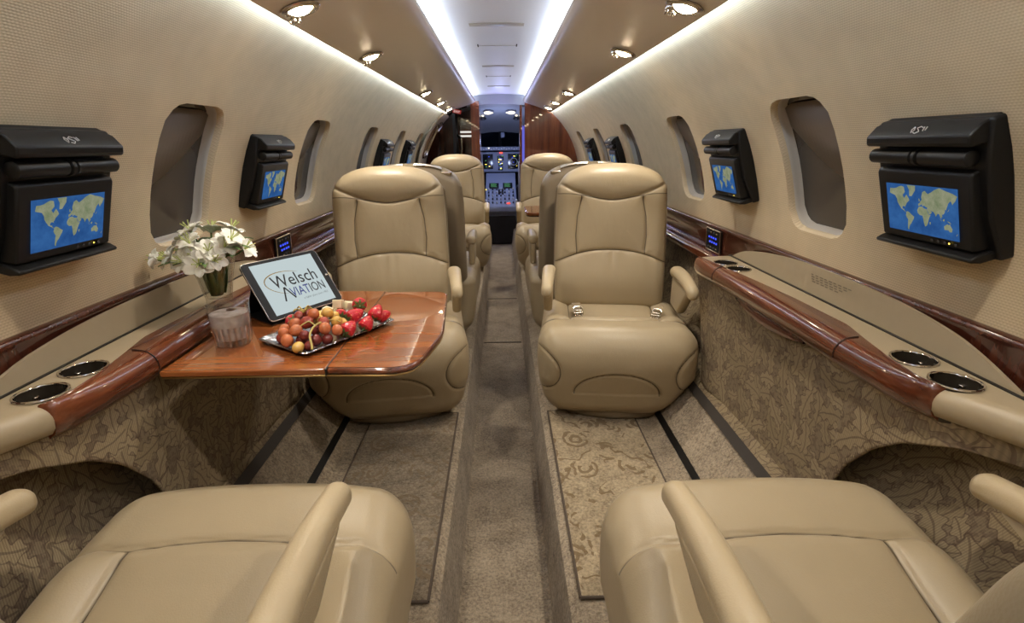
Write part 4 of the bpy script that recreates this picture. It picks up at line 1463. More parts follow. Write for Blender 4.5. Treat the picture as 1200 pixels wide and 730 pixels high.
for s in (-1, 1):
    for i, y in enumerate(DLY[s]):
        o = dl0 if first else copy_tree(dl0)
        first = False
        x = s * 0.472
        o.location = (x, y, headz(x) - 0.001)
        o.rotation_euler = (0, s * slope, PI if s < 0 else 0)
        if s < 0:
            o.rotation_euler = (0, -slope, 0); o.scale = (1, 1, 1)
        o['label'] = ('warm downlight in the %s ceiling panel, %s' % ('left' if s < 0 else 'right', words[i])) if i in words else 'unseen warm downlight near the viewpoint, added to brighten the cabin'
        li = bpy.data.lights.new('downlight_beam', 'SPOT')
        li.energy = SPOT_W; li.color = (1.0, 0.92, 0.80); li.spot_size = math.radians(118); li.spot_blend = 0.85
        li.shadow_soft_size = 0.018
        lo = bpy.data.objects.new('downlight_beam', li)
        COL.objects.link(lo)
        lo.location = (x - s * 0.004, y, headz(x) - 0.030)
        lo.rotation_euler = (0, s * 0.12, 0)

# ceiling air slots
for y, w, lb in ((2.465, 0.118, 'nearest'), (3.71, 0.105, 'middle'), (4.95, 0.10, 'farthest')):
    m = MB(); rb(m, (2 * w, 0.05, 0.006), 0.0025, (0, 0, 0), 0.2)
    o = m.build('air_slot', M['frame'])
    o.location = (0, y, 1.4835); tag(o, '%s long narrow air slot across the white ceiling panel' % lb, 'air vent', 'air slots in the ceiling')
for y, w, lb in ((2.01, 0.132, 'nearest'), (2.97, 0.10, 'second'), (4.25, 0.09, 'farthest')):
    r = empty('ceiling_hatch', (0, y, 1.4815), label='%s flush hatch outline on the white ceiling panel' % lb, cat='hatch', group='flush ceiling hatches')
    m = MB()
    rb(m, (2 * w, 0.004, 0.003), 0.001, (0, 0.0, 0.003), 0.1)
    m.build('seam', M['frame'], r)
    for sg in (-1, 1):
        m = MB(); rb(m, (0.006, 0.05, 0.006), 0.002, (sg * w, -0.02, 0.0), 0.1); m.build('catch', M['gap'], r)

# ------------------------------------------------------------------ front bulkhead, door area and cockpit
def in_circle(x, r=R_FUS): return ZC + math.sqrt(max(0.0, r * r - x * x))
def panel_wall(nm, x0, x1, z0, y, mat, thick=0.05):
    N = 16
    xs_ = np.linspace(x0, x1, N)
    top = [(float(x), min(in_circle(x), 1.46)) for x in xs_]
    out = [(x1, z0), (x0, z0)] if False else None
    pts = [(x0, z0)] + [(x1, z0)] + top[::-1]
    m = MB(); prism(m, pts, y, y + thick, lambda a, b, d: (a, d, b))
    return struct(m.build(nm, mat, None, False))
panel_wall('wall_front_right', 0.265, 0.845, -0.2, 5.74, M['wood_wall'])
panel_wall('wall_front_left', -0.845, -0.235, -0.2, 6.10, M['wood_belt'])
m = MB(); box(m, -0.300, -0.212, 5.72, 6.10, -0.2, 1.42); struct(m.build('trim_%d' % k, M['wood_wall'], None, False)); k += 1
m = MB(); box(m, 0.212, 0.236, 5.76, 5.95, -0.2, 1.42); struct(m.build('trim_%d' % k, M['wood_wall'], None, False)); k += 1
m = MB(); box(m, 0.236, 0.2655, 5.80, 5.95, -0.2, 1.185); struct(m.build('trim_%d' % k, M['blue_lit_jamb'], None, False)); k += 1
m = MB(); rb(m, (0.024, 0.008, 0.36), 0.003, (0, 0, 0), 0.2); o = m.build('lit_niche_glow', emit('violet_glow', (0.16, 0.16, 0.75, 1), 0.8)); o.location = (0.2505, 5.794, 0.99)  # emissive panel stands in for the blue light in the jamb niche
tag(o, 'violet-blue glow of a lit niche by the cockpit door, added as an emissive panel', 'light strip')
# lintel arch of the ceiling end above the doorway
pts = [(x, zceil(x) + 0.01) for x in np.linspace(-0.34, 0.34, 17)] + [(x, 1.392 - 0.25 * x * x) for x in np.linspace(0.34, -0.34, 17)]
m = MB(); prism(m, pts, Y_FRONT, Y_FRONT + 0.06, lambda a, b, d: (a, d, b)); struct(m.build('trim_%d' % k, M['cock_grey'], None, False)); k += 1

# entry door at the front left
dr = empty('cabin_door', (-0.66, 5.45, 0.9), label='front left cabin entry door with a dark window and chrome handle', cat='door')
def dl(v): return (v[0] + 0.66, v[1] - 5.45, v[2] - 0.9)
m = MB()
aa = np.linspace(ang_of(0.62), ang_of(1.30), 14)
yy = np.linspace(5.18, 5.74, 8)
V = [dl(cyl(-1, y, a, R_FUS - 0.025)) for y in yy for a in aa] 
n = len(aa)
m.add(V, [(i * n + j, i * n + j + 1, (i + 1) * n + j + 1, (i + 1) * n + j) for i in range(len(yy) - 1) for j in range(n - 1)])
o = m.build('door_lining', M['door_trim'], dr, True); o.modifiers.new('s', 'SOLIDIFY').thickness = 0.012
m = MB()
def rr_on(y0, y1, z0, z1, r, rad, n=5):
    a0, a1 = ang_of(z0), ang_of(z1)
    return [(y0 + (y1 - y0) * (0.5 + p[0]), a0 + (a1 - a0) * (0.5 + p[1])) for p in rrect(1, 1, r, n)]
outer = rr_on(5.34, 5.66, 0.86, 1.22, 0.2, 0)
inner = [(5.50 + (y - 5.50) * 0.84, ang_of(1.04) + (a - ang_of(1.04)) * 0.84) for y, a in outer]
n = len(outer)
V = [dl(cyl(-1, y, a, R_FUS - 0.030)) for y, a in outer] + [dl(cyl(-1, y, a, R_FUS - 0.050)) for y, a in inner] + [dl(cyl(-1, y, a, R_FUS - 0.034)) for y, a in [(5.50 + (y - 5.5) * 0.8, ang_of(1.04) + (a - ang_of(1.04)) * 0.8) for y, a in outer]]
m.add(V, [(i * n + j, i * n + (j + 1) % n, (i + 1) * n + (j + 1) % n, (i + 1) * n + j) for i in range(2) for j in range(n)])
m.build('window_rim', M['nickel'], dr, True)
m = MB(); m.add([dl(cyl(-1, y, a, R_FUS - 0.036)) for y, a in inner], [tuple(range(n))]); m.build('door_window', M['pane'], dr, False)
m = MB(); tube(m, [dl((-0.60, 5.30, 1.12)), dl((-0.575, 5.36, 1.16)), dl((-0.575, 5.46, 1.20)), dl((-0.60, 5.50, 1.20))], 0.010, 8); m.build('handle', M['chrome'], dr)
# hand rail and galley shelves at the entry
m = MB(); tube(m, [(-0.50, 5.98, 0.78), (-0.435, 5.92, 0.84), (-0.415, 5.90, 0.95), (-0.42, 5.90, 1.05), (-0.46, 5.96, 1.085), (-0.50, 6.06, 1.09)], 0.016, 10)
tag(m.build('grab_rail', M['chrome']), 'curved chrome grab rail beside the cabin entry at front left', 'rail')
for z, lb in ((1.125, 'upper'), (1.082, 'lower')):
    m = MB(); rb(m, (0.135, 0.02, 0.020), 0.004, (0, 0, 0), 0.1)
    o = m.build('drawer_pull', M['white_glow']); o.location = (-0.375, 6.087, z)  # pulls are no lamps; their brightness is put in as emission
    tag(o, '%s pale horizontal pull on the dark galley cabinet' % lb, 'handle', 'pale pulls on the galley cabinet')
# exit sign under the left headliner end
es = empty('exit_sign', (-0.425, 5.50, 1.308), (math.radians(22), math.radians(12), math.radians(4)), 'small red exit sign at the front end of the left ceiling panel', 'sign')
es.scale = (0.68, 0.68, 0.68)
m = MB(); rb(m, (0.15, 0.012, 0.075), 0.004, (0, 0.006, 0), 0.1); m.build('housing', M['black_soft'], es)
m = MB(); rb(m, (0.125, 0.004, 0.056), 0.001, (0, -0.001, 0), 0.1); sg_ = m.build('face', M['exit_red'], es)
tv, tf = text_mesh('EXIT', 0.045)
m = MB(); m.add([(x - 0.047, -0.0035, y - 0.016) for x, y in tv], tf); m.build('lettering', M['white_glow'], sg_, False)

# cockpit shell
m = MB()
xs_ = np.linspace(-0.46, 0.46, 13)
rows = [(5.81, 1.40), (6.2, 1.385), (6.6, 1.33), (6.95, 1.24), (7.12, 1.17), (7.16, 1.145)]
V = [(x, y, z - 0.32 * x * x) for y, z in rows for x in xs_]
n = len(xs_)
m.add(V, [(i * n + j, (i + 1) * n + j, (i + 1) * n + j + 1, i * n + j + 1) for i in range(len(rows) - 1) for j in range(n - 1)])
struct(m.build('ceiling_cockpit', M['cock_grey'], None, True))
for sg in (-1, 1):
    m = MB(); box(m, min(sg * 0.47, sg * 0.50), max(sg * 0.47, sg * 0.50), 5.8, 7.55, -0.2, 1.35)
    struct(m.build('wall_cockpit_' + ('left' if sg < 0 else 'right'), M['cock_dark'], None, False))
m = MB(); box(m, -0.47, 0.47, 7.50, 7.55, -0.2, 1.3); struct(m.build('wall_cockpit_front', M['cock_dark'], None, False))
# windshield with centre post
m = MB()
V = [(-0.46, 7.20, 0.95), (0, 7.34, 0.95), (0.46, 7.20, 0.95), (-0.44, 7.10, 1.15), (0, 7.20, 1.15), (0.44, 7.10, 1.15)]
m.add(V, [(0, 1, 4, 3), (1, 2, 5, 4)])
w = m.build('window_windshield', M['display'], None, False); struct(w)
m = MB(); tube(m, [(0, 7.32, 0.95), (0, 7.17, 1.16)], 0.022, 8); m.build('post', M['cock_dark'], w)
m = MB(); rb(m, (0.05, 0.03, 0.07), 0.01, (0.035, 7.10, 1.105), 0.1); cp = m.build('standby_compass', M['cock_panel']); tag(cp, 'small grey standby compass hanging at the windshield centre', 'compass')
# overhead lamps and vents
for sg, lb in ((-1, 'left'), (1, 'right')):
    cl = empty('cockpit_lamp', (sg * 0.135, 6.35, 1.345), (math.radians(-9), 0, 0), '%s teardrop lamp glowing in the cockpit ceiling' % lb, 'lamp', 'cockpit ceiling lamps')
    m = MB(); pts = [(-0.062 * sg, 0.0)] + [(0.0 + 0.045 * math.cos(a) * sg, 0.028 * math.sin(a)) for a in np.linspace(-1.9, 1.9, 14)]
    pts = [(-sg * p[0] if False else p[0], p[1] * 2.6) for p in pts]
    prism(m, pts, -0.012, 0.004); m.build('lens', M['cockpit_lamp'], cl, False)
    m = MB(); prism(m, [(p[0] * 1.15, p[1] * 1.15) for p in pts], -0.006, 0.008); m.build('bezel', M['cock_grey'], cl, False)
    ev = empty('eyeball_vent', (sg * 0.205, 6.62, 1.285), (math.radians(-12), 0, 0), '%s round air vent cluster in the cockpit ceiling' % lb, 'air vent', 'cockpit air vents')
    m = MB(); lathe(m, [(0.0, -0.02), (0.02, -0.018), (0.028, -0.008), (0.032, 0.004)], 18); m.build('ball', M['knob'], ev)
    m = MB(); lathe(m, [(0.030, -0.010), (0.042, -0.006), (0.044, 0.004)], 18); m.build('ring', M['cock_dark'], ev)
    m = MB(); lathe(m, [(0.0, -0.014), (0.012, -0.012), (0.016, 0.0)], 14, 0, (-sg * 0.005, -0.10, 0.012)); m.build('map_light', M['cockpit_lamp'], ev)

# instrument panel, glareshield and pedestal
ip = empty('instrument_panel', (0, 7.0, 0.77), (math.radians(-12), 0, 0), 'blue-lit cockpit instrument panel with dark displays', 'instrument panel')
m = MB(); rb(m, (0.80, 0.03, 0.26), 0.01, (0, 0.02, 0.0), 0.2); m.build('fascia', M['cock_panel'], ip)
gs = MB()
prism(gs, [(-0.04, 0.130), (-0.05, 0.150), (-0.02, 0.175), (0.20, 0.185), (0.20, 0.150)], -0.42, 0.42, lambda a, b, d: (d, a, b))
gl = bevel(gs.build('glareshield', M['cock_dark'], ip, False), 0.006)
m = MB(); rb(m, (0.50, 0.02, 0.045), 0.005, (0, -0.045, 0.158), 0.2); gp = m.build('guidance_panel', M['cock_panel'], ip)
for i in range(14):
    m = MB(); rb(m, (0.018, 0.008, 0.014), 0.003, (0, 0, 0), 0.05)
    b = m.build('button', M['cockpit_lamp'] if i in (2,) else M['white_mark'], gp); b.location = (-0.215 + i * 0.033, -0.058, 0.156 + 0.008 * (i % 3 - 1))
for x0, w_, h_ in ((-0.165, 0.13, 0.17), (0.165, 0.14, 0.17), (-0.0, 0.075, 0.05), (-0.0, 0.075, 0.055), (0, 0.06, 0.04)):
    pass
DSP = [(-0.165, 0.005, 0.135, 0.19), (0.170, 0.005, 0.145, 0.19), (0.0, 0.045, 0.085, 0.06), (0.0, -0.025, 0.06, 0.05), (0.0, -0.085, 0.06, 0.045)]
rnd = random.Random(3)
for x0, z0, w_, h_ in DSP:
    m = MB(); rb(m, (w_, 0.012, h_), 0.004, (0, 0, 0), 0.1)
    d = m.build('display', M['display'], ip); d.location = (x0, -0.001, z0)
    g, b_, y_ = MB(), MB(), MB()
    for i in range(7):
        mm = (g, b_, y_)[i % 3]
        px, pz = rnd.uniform(-w_ * 0.4, w_ * 0.4), rnd.uniform(-h_ * 0.4, h_ * 0.4)
        ww, hh = rnd.uniform(0.008, 0.022), rnd.uniform(0.003, 0.010)
        mm.add([(px - ww / 2, -0.0068, pz), (px + ww / 2, -0.0068, pz), (px + ww / 2, -0.0068, pz + hh), (px - ww / 2, -0.0068, pz + hh)], [(0, 1, 2, 3)])
    sym = MB()
    for mi, mm in enumerate((g, b_, y_)):
        sym.add(mm.V, mm.F, mi)
    sym.build('symbology', [M['green_led'], M['blue_led'], M['amber_led']], d, False)
m = MB(); pts = [(0.045 * math.cos(a), -0.0075, 0.045 * math.sin(a)) for a in np.linspace(0, 2 * PI, 24)]
tube(m, pts, 0.004, 5); c = m.build('compass_ring', M['white_mark'], ip); c.location = (0.175, -0.001, 0.0)
m = MB(); rb(m, (0.04, 0.01, 0.014), 0.002, (0, 0, 0), 0.05); c = m.build('warning_light', M['red_led'], ip); c.location = (0.01, -0.002, 0.115)

pd = empty('centre_pedestal', (0, 6.56, 0.40), (0, 0, 0), 'blue-grey centre pedestal of knobs and screens between the pilot seats', 'pedestal')
# sloping top from the panel down to the rear
m = MB(); prism(m, [(0.30, 0.24), (0.02, 0.10), (-0.22, -0.08), (-0.28, -0.13), (-0.28, -0.19), (-0.20, -0.22), (-0.18, -0.62), (0.30, -0.62)], -0.19, 0.19, lambda a, b, d: (d, a, b))
bevel(m.build('body', M['cock_panel'], pd, False), 0.012, 2)
m = MB(); rb(m, (0.36, 0.05, 0.34), 0.01, (0, -0.20, -0.42), 0.2); m.build('kick_panel', M['cock_dark'], pd)
def ped_pt(x, t):
    # t 0..1 along the slope, from the forward end down to the aft end
    tab = [(0, 0.30, 0.24), (0.48, 0.02, 0.10), (0.92, -0.22, -0.08), (1.0, -0.28, -0.13)]
    ts = [q[0] for q in tab]
    return (x, float(np.interp(t, ts, [q[1] for q in tab])), float(np.interp(t, ts, [q[2] for q in tab])) + 0.006)
for x0 in (-0.085, 0.085):
    m = MB(); rb(m, (0.12, 0.10, 0.012), 0.004, (0, 0, 0), 0.1)
    d = m.build('display', M['display'], pd); d.location = ped_pt(x0, 0.50); d.rotation_euler = (math.radians(32), 0, 0)
    s_ = MB()
    for i in range(4):
        s_.add([(-0.04, -0.03 + i * 0.02, 0.0068), (0.035 - 0.01 * (i % 2), -0.03 + i * 0.02, 0.0068), (0.035 - 0.01 * (i % 2), -0.025 + i * 0.02, 0.0068), (-0.04, -0.025 + i * 0.02, 0.0068)], [(0, 1, 2, 3)])
    s_.build('symbology', M['green_led'], d, False)
for i in range(7):
    for j in range(5):
        m = MB(); lathe(m, [(0.0, 0.020), (0.008, 0.019), (0.0105, 0.0)], 12)
        kb = m.build('knob', M['white_mark'] if (i + j) % 3 == 0 else M['knob'], pd)
        kb.location = ped_pt(-0.15 + i * 0.05, 0.60 + j * 0.085)
        kb.rotation_euler = (math.radians(36), 0, 0)
for sg in (-1, 1):
    m = MB(); rb(m, (0.02, 0.03, 0.10), 0.008, (0, 0, 0), 0.1); lv = m.build('thrust_lever', M['cock_dark'], pd)
    lv.location = (sg * 0.022, *ped_pt(0, 0.70)[1:]); 
    m = MB(); rb(m, (0.03, 0.05, 0.07), 0.012, (0, 0, 0), 0.1); lv = m.build('trim_wheel', M['white_mark'], pd)
    lv.location = (sg * 0.185, *ped_pt(0, 0.93)[1:])
m = MB(); rb(m, (0.04, 0.012, 0.012), 0.003, (0, 0, 0), 0.1); c = m.build('warning_light', M['red_led'], pd); c.location = ped_pt(0.09, 0.95)
m = MB(); rb(m, (0.012, 0.012, 0.012), 0.003, (0, 0, 0), 0.1); c = m.build('indicator', M['amber_led'], pd); c.location = ped_pt(-0.185, 0.60)

# pilot seats
for sg, lb in ((-1, 'left'), (1, 'right')):
    ps = empty('pilot_seat', (sg * 0.335, 6.42, -0.1), label='%s cockpit seat, only its inner edge showing through the doorway' % lb, cat='seat', group='cockpit seats')
    m = MB(); rb(m, (0.25, 0.11, 0.52), 0.045, (0, -0.02, 0.66), 0.08, mat=Matrix.Rotation(math.radians(6), 4, 'X')); m.build('backrest', M['sheepskin'], ps)
    m = MB(); rb(m, (0.20, 0.09, 0.14), 0.04, (0, -0.03, 1.00), 0.08, mat=Matrix.Rotation(math.radians(4), 4, 'X')); m.build('headrest', M['cock_dark'], ps)
    m = MB(); rb(m, (0.25, 0.36, 0.12), 0.04, (0, 0.18, 0.36), 0.08); m.build('seat_cushion', M['sheepskin'], ps)
    m = MB(); rb(m, (0.20, 0.24, 0.32), 0.02, (0, 0.16, 0.14), 0.1); m.build('pedestal', M['cock_dark'], ps)
    m = MB(); rb(m, (0.035, 0.26, 0.04), 0.015, (-sg * 0.12, 0.14, 0.58), 0.08); m.build('armrest', M['cock_dark'], ps)

# ------------------------------------------------------------------ things on the table
# tablet
e_az, t_al = math.radians(58), math.radians(36)
ex = Vector((math.cos(e_az), math.sin(e_az), 0))
aw = Vector((-ex.y, ex.x, 0))
upv = (aw * math.sin(t_al) + Vector((0, 0, 1)) * math.cos(t_al)).normalized()
nrm = ex.cross(upv).normalized()                                  # out of the screen towards the viewer
BL = Vector((-0.570, 1.217, 0.583))
mat_t = Matrix(((ex.x, upv.x, nrm.x, BL.x), (ex.y, upv.y, nrm.y, BL.y), (ex.z, upv.z, nrm.z, BL.z), (0, 0, 0, 1)))
tab = empty('tablet', label='black tablet propped up on the table showing a Welsch Aviation logo', cat='tablet')
tab.matrix_world = mat_t
TW, TH_ = 0.230, 0.166
m = MB(); prism(m, rrect(TW, TH_, 0.012, 6, TW / 2, TH_ / 2), -0.008, 0.0)
bevel(m.build('body', M['black'], tab, True, 40), 0.002, 2)
m = MB(); 
lp = rrect(TW - 0.001, TH_ - 0.001, 0.012, 6, TW / 2, TH_ / 2)
tube(m, [(x, y, -0.002) for x, y in lp + lp[:1]], 0.0016, 6, caps=False); m.build('bezel', M['nickel'], tab)
m = MB(); sx0, sx1, sy0, sy1 = 0.021, TW - 0.021, 0.010, TH_ - 0.010
m.add([(sx0, sy0, 0.0006), (sx1, sy0, 0.0006), (sx1, sy1, 0.0006), (sx0, sy1, 0.0006)], [(0, 1, 2, 3)])
scr = m.build('screen', M['tablet_screen'], tab, False)
m = MB()
def put_text(txt, size, x0, y0, mat_i, ax=1.0, target_w=None, off=-0.0006, shear=0.0):
    tv, tf = text_mesh(txt, size, 1.0, off, shear)
    w_ = max(v[0] for v in tv) - min(v[0] for v in tv); mn = min(v[0] for v in tv)
    k_ = target_w / w_ if target_w else ax
    m.add([(x0 + (x - mn) * k_, y0 + y, 0.0011) for x, y in tv], tf, mat_i)
put_text('Welsch', 0.050, 0.054, 0.080, 0, target_w=0.136, off=0.0002)
put_text('VIAT', 0.037, 0.091, 0.047, 1, target_w=0.058, off=0.0002)
put_text('ION', 0.037, 0.151, 0.047, 0, target_w=0.046, off=0.0002)
# the large unbarred A and the gold swoosh
for pts in ([(0.066, 0.040), (0.080, 0.079)], [(0.080, 0.079), (0.098, 0.043)]):
    (xa, ya), (xb, yb) = pts
    d_ = Vector((yb - ya, -(xb - xa))).normalized() * 0.0022
    m.add([(xa - d_.x, ya - d_.y, 0.0012), (xa + d_.x, ya + d_.y, 0.0012), (xb + d_.x, yb + d_.y, 0.0012), (xb - d_.x, yb - d_.y, 0.0012)], [(0, 1, 2, 3)], 0)
sw = []
for i in range(37):
    a = math.radians(62 + i * 190 / 36)
    sw.append((0.108 + 0.072 * math.cos(a) * 1.0, 0.088 + 0.034 * math.sin(a) + 0.010 * math.cos(a) * -1, 0.0024 * math.sin(PI * i / 36) ** 0.7 + 0.0003))
V, Fc = [], []
for i, (x, y, w_) in enumerate(sw):
    p0, p1 = sw[max(i - 1, 0)], sw[min(i + 1, 36)]
    d_ = Vector((p1[1] - p0[1], -(p1[0] - p0[0]))).normalized() * w_ * 0.5
    V += [(x + d_.x, y + d_.y, 0.0009), (x - d_.x, y - d_.y, 0.0009)]
m.add(V, [(2 * i, 2 * i + 1, 2 * i + 3, 2 * i + 2) for i in range(36)], 2)
put_text('a higher place since 1902', 0.0085, 0.118, 0.033, 0, target_w=0.078, off=-0.0001)
m.build('logo', [M['ink'], M['ink_blue'], M['ink_gold']], scr, False)
# overlay the middle letters in blue
m = MB(); rb(m, (0.006, 0.006, 0.001), 0.0004, (TW - 0.010, TH_ / 2, 0.0006), 0.05); m.build('home_button', M['nickel'], tab)
m = MB()
V = [(0.012, 0.002, -0.010), (TW - 0.012, 0.002, -0.010), (TW - 0.012, TH_ - 0.03, -0.010), (0.012, TH_ - 0.03, -0.010)]
inv = mat_t.inverted()
foot_l = inv @ (BL + ex * 0.02 + aw * 0.135 + Vector((0, 0, -0.010)))
foot_r = inv @ (BL + ex * (TW - 0.02) + aw * 0.135 + Vector((0, 0, -0.010)))
front_l = inv @ (BL + ex * 0.004 + aw * 0.004 + Vector((0, 0, -0.0115))); front_r = inv @ (BL + ex * (TW - 0.004) + aw * 0.004 + Vector((0, 0, -0.0115)))
m.add([(0.015, TH_ * 0.72, -0.0085), (TW - 0.015, TH_ * 0.72, -0.0085), tuple(foot_r), tuple(foot_l), tuple(front_l), tuple(front_r)], [(0, 1, 2, 3), (3, 2, 5, 4)])
o = m.build('case_stand', M['black_soft'], tab, False); o.modifiers.new('s', 'SOLIDIFY').thickness = 0.003

# water glass
gx, gy = -0.611, 1.111
gl = empty('tumbler', (gx, gy, TZ + 0.001), label='cut glass tumbler of iced water at the table edge', cat='glass')
fl = lambda th, z: (0.022 * (abs(math.sin(th * 9)) - 0.5) if 0.006 < z < 0.045 else 0)
m = MB()
lathe(m, [(0.0, 0.0), (0.034, 0.0), (0.038, 0.004), (0.0385, 0.008), (0.0395, 0.020), (0.0405, 0.030), (0.0415, 0.042), (0.0422, 0.050), (0.0445, 0.094), (0.0445, 0.0955), (0.0435, 0.096), (0.0425, 0.0945), (0.040, 0.045), (0.0375, 0.018), (0.034, 0.0135), (0.0, 0.0125)], 72, 0, (0, 0, 0), fl)
o = m.build('cup', M['cut_glass'], gl, True, 40); weld(o)
m = MB(); lathe(m, [(0.0, 0.0145), (0.0335, 0.0150), (0.0365, 0.019), (0.0392, 0.045), (0.0408, 0.072), (0.0405, 0.0735), (0.0, 0.0735)], 48)
o = m.build('water', M['water'], None, True, 50); weld(o); o.location = (gx, gy, TZ + 0.001)
tag(o, 'clear water filling the cut glass tumbler', 'water')
rnd = random.Random(5)
for i, (ix, iy, iz, rz) in enumerate(((-0.014, -0.010, 0.062, 0.4), (0.016, 0.004, 0.060, 1.1), (-0.004, 0.018, 0.066, 0.2), (0.004, -0.012, 0.036, 0.8))):
    m = MB(); rb(m, (0.024, 0.022, 0.020), 0.005, (0, 0, 0), 0.01)
    o = m.build('ice_cube', M['ice']); o.location = (gx + ix, gy + iy, TZ + iz); o.rotation_euler = (rz * 0.6, rz * 0.4, rz)
    tag(o, 'clear ice cube floating in the tumbler of water', 'ice', 'ice cubes in the tumbler')

# vase and flowers
vx, vy, vz = -0.712, 1.262, 0.6165
vs = empty('glass_vase', (vx, vy, vz), label='flared clear glass vase of white flowers on the wooden ledge', cat='vase')
m = MB(); lathe(m, [(0.0, 0.0), (0.030, 0.0), (0.032, 0.004), (0.030, 0.016), (0.031, 0.024), (0.040, 0.070), (0.052, 0.118), (0.053, 0.120), (0.051, 0.121), (0.049, 0.118), (0.037, 0.070), (0.028, 0.028), (0.026, 0.022), (0.0, 0.020)], 48)
o = m.build('vessel', M['thin_glass'], vs, True, 40); weld(o)

def petal_mesh(L_, W_, curl, mi, m, mat):
    N, K = 7, 4
    V = []
    for i in range(N + 1):
        t = i / N
        w = W_ * math.sin(PI * min(1, t * 0.86 + 0.10)) ** 0.7
        r = L_ * (t - 0.18 * t * t)
        z = L_ * (0.62 * t - curl * t * t)
        for j in range(-K, K + 1):
            u = j / K
            V.append(mat @ Vector((r, u * w, z + 0.25 * w * u * u + 0.03 * L_ * math.sin(6 * t + 3 * u))))
    n = 2 * K + 1
    Fc = [(i * n + j, i * n + j + 1, (i + 1) * n + j + 1, (i + 1) * n + j) for i in range(N) for j in range(n - 1)]
    m.add(V, Fc, mi)
def flower(px, py, pz, tilt_dir, tilt, sc, label, leaves=1):
    sc *= 0.80
    root = empty('alstroemeria', (vx, vy, vz + 0.03), label=label, cat='flower', group='white flowers in the vase')
    hx, hy, hz = px - vx, py - vy, pz - vz - 0.03
    stem = MB()
    sx, sy = random.uniform(-0.012, 0.012), random.uniform(-0.012, 0.012)
    base = (sx, sy, 0.0)
    th = Vector((hx, hy, 0)); 
    neck = (hx * 0.42, hy * 0.42, 0.088)
    nl = math.hypot(neck[0], neck[1])
    if nl > 0.040:
        neck = (neck[0] * 0.040 / nl, neck[1] * 0.040 / nl, 0.094)
    path = smooth_tab([base, (neck[0] * 0.5, neck[1] * 0.5, 0.045), neck, (hx * 0.75, hy * 0.75, hz * 0.8), (hx, hy, hz - 0.012)], 4)
    tube(stem, path, 0.0022, 6)
    stem.build('stem', M['stem'], root)
    R = Matrix.Rotation(tilt_dir, 4, 'Z') @ Matrix.Rotation(tilt, 4, 'Y')
    T_ = Matrix.Translation((hx, hy, hz - 0.012))
    m = MB()
    for q in range(6):
        rz = Matrix.Rotation(q * PI / 3 + random.uniform(-0.1, 0.1), 4, 'Z')
        petal_mesh(sc * (0.044 if q % 2 else 0.040), sc * (0.0150 if q % 2 else 0.0115), 0.45 if q % 2 else 0.32, 0, m, T_ @ R @ rz)
    o = m.build('petals', M['petal'], root)
    o.modifiers.new('s', 'SOLIDIFY').thickness = 0.0006
    m = MB()
    for q in range(5):
        a = 2 * PI * q / 5
        tube(m, [T_ @ R @ Vector(p) for p in ((0, 0, 0), (0.004 * math.cos(a), 0.004 * math.sin(a), 0.016 * sc), (0.010 * math.cos(a), 0.010 * math.sin(a), 0.030 * sc))], [0.0012, 0.0009, 0.0014], 5)
    lathe(m, [(0.0, -0.004), (0.004, -0.002), (0.0045, 0.006), (0.003, 0.010)], 8)
    m.V = m.V[:]
    mm = MB(); mm.add(m.V[:5 * 15], [f for f in m.F if max(f) < 5 * 15])
    mm.build('stamens', M['petal_mark'], root)
    for q in range(leaves):
        a = random.uniform(0, 2 * PI)
        lf = MB()
        st = Vector(path[-6])
        N = 8
        V = []
        ln = random.uniform(0.05, 0.075)
        for i in range(N + 1):
            t = i / N
            w = 0.0085 * math.sin(PI * min(1, t + 0.04)) ** 0.8
            c = st + Vector((math.cos(a) * ln * t, math.sin(a) * ln * t, 0.035 * t - 0.03 * t * t))
            sd = Vector((-math.sin(a), math.cos(a), 0))
            V += [tuple(c - sd * w + Vector((0, 0, 0.002))), tuple(c), tuple(c + sd * w + Vector((0, 0, 0.002)))]
        lf.add(V, [(3 * i + j, 3 * i + j + 1, 3 * i + 4 + j, 3 * i + 3 + j) for i in range(N) for j in range(2)])
        o = lf.build('leaf', M['leafgreen'], root); o.modifiers.new('s', 'SOLIDIFY').thickness = 0.0006
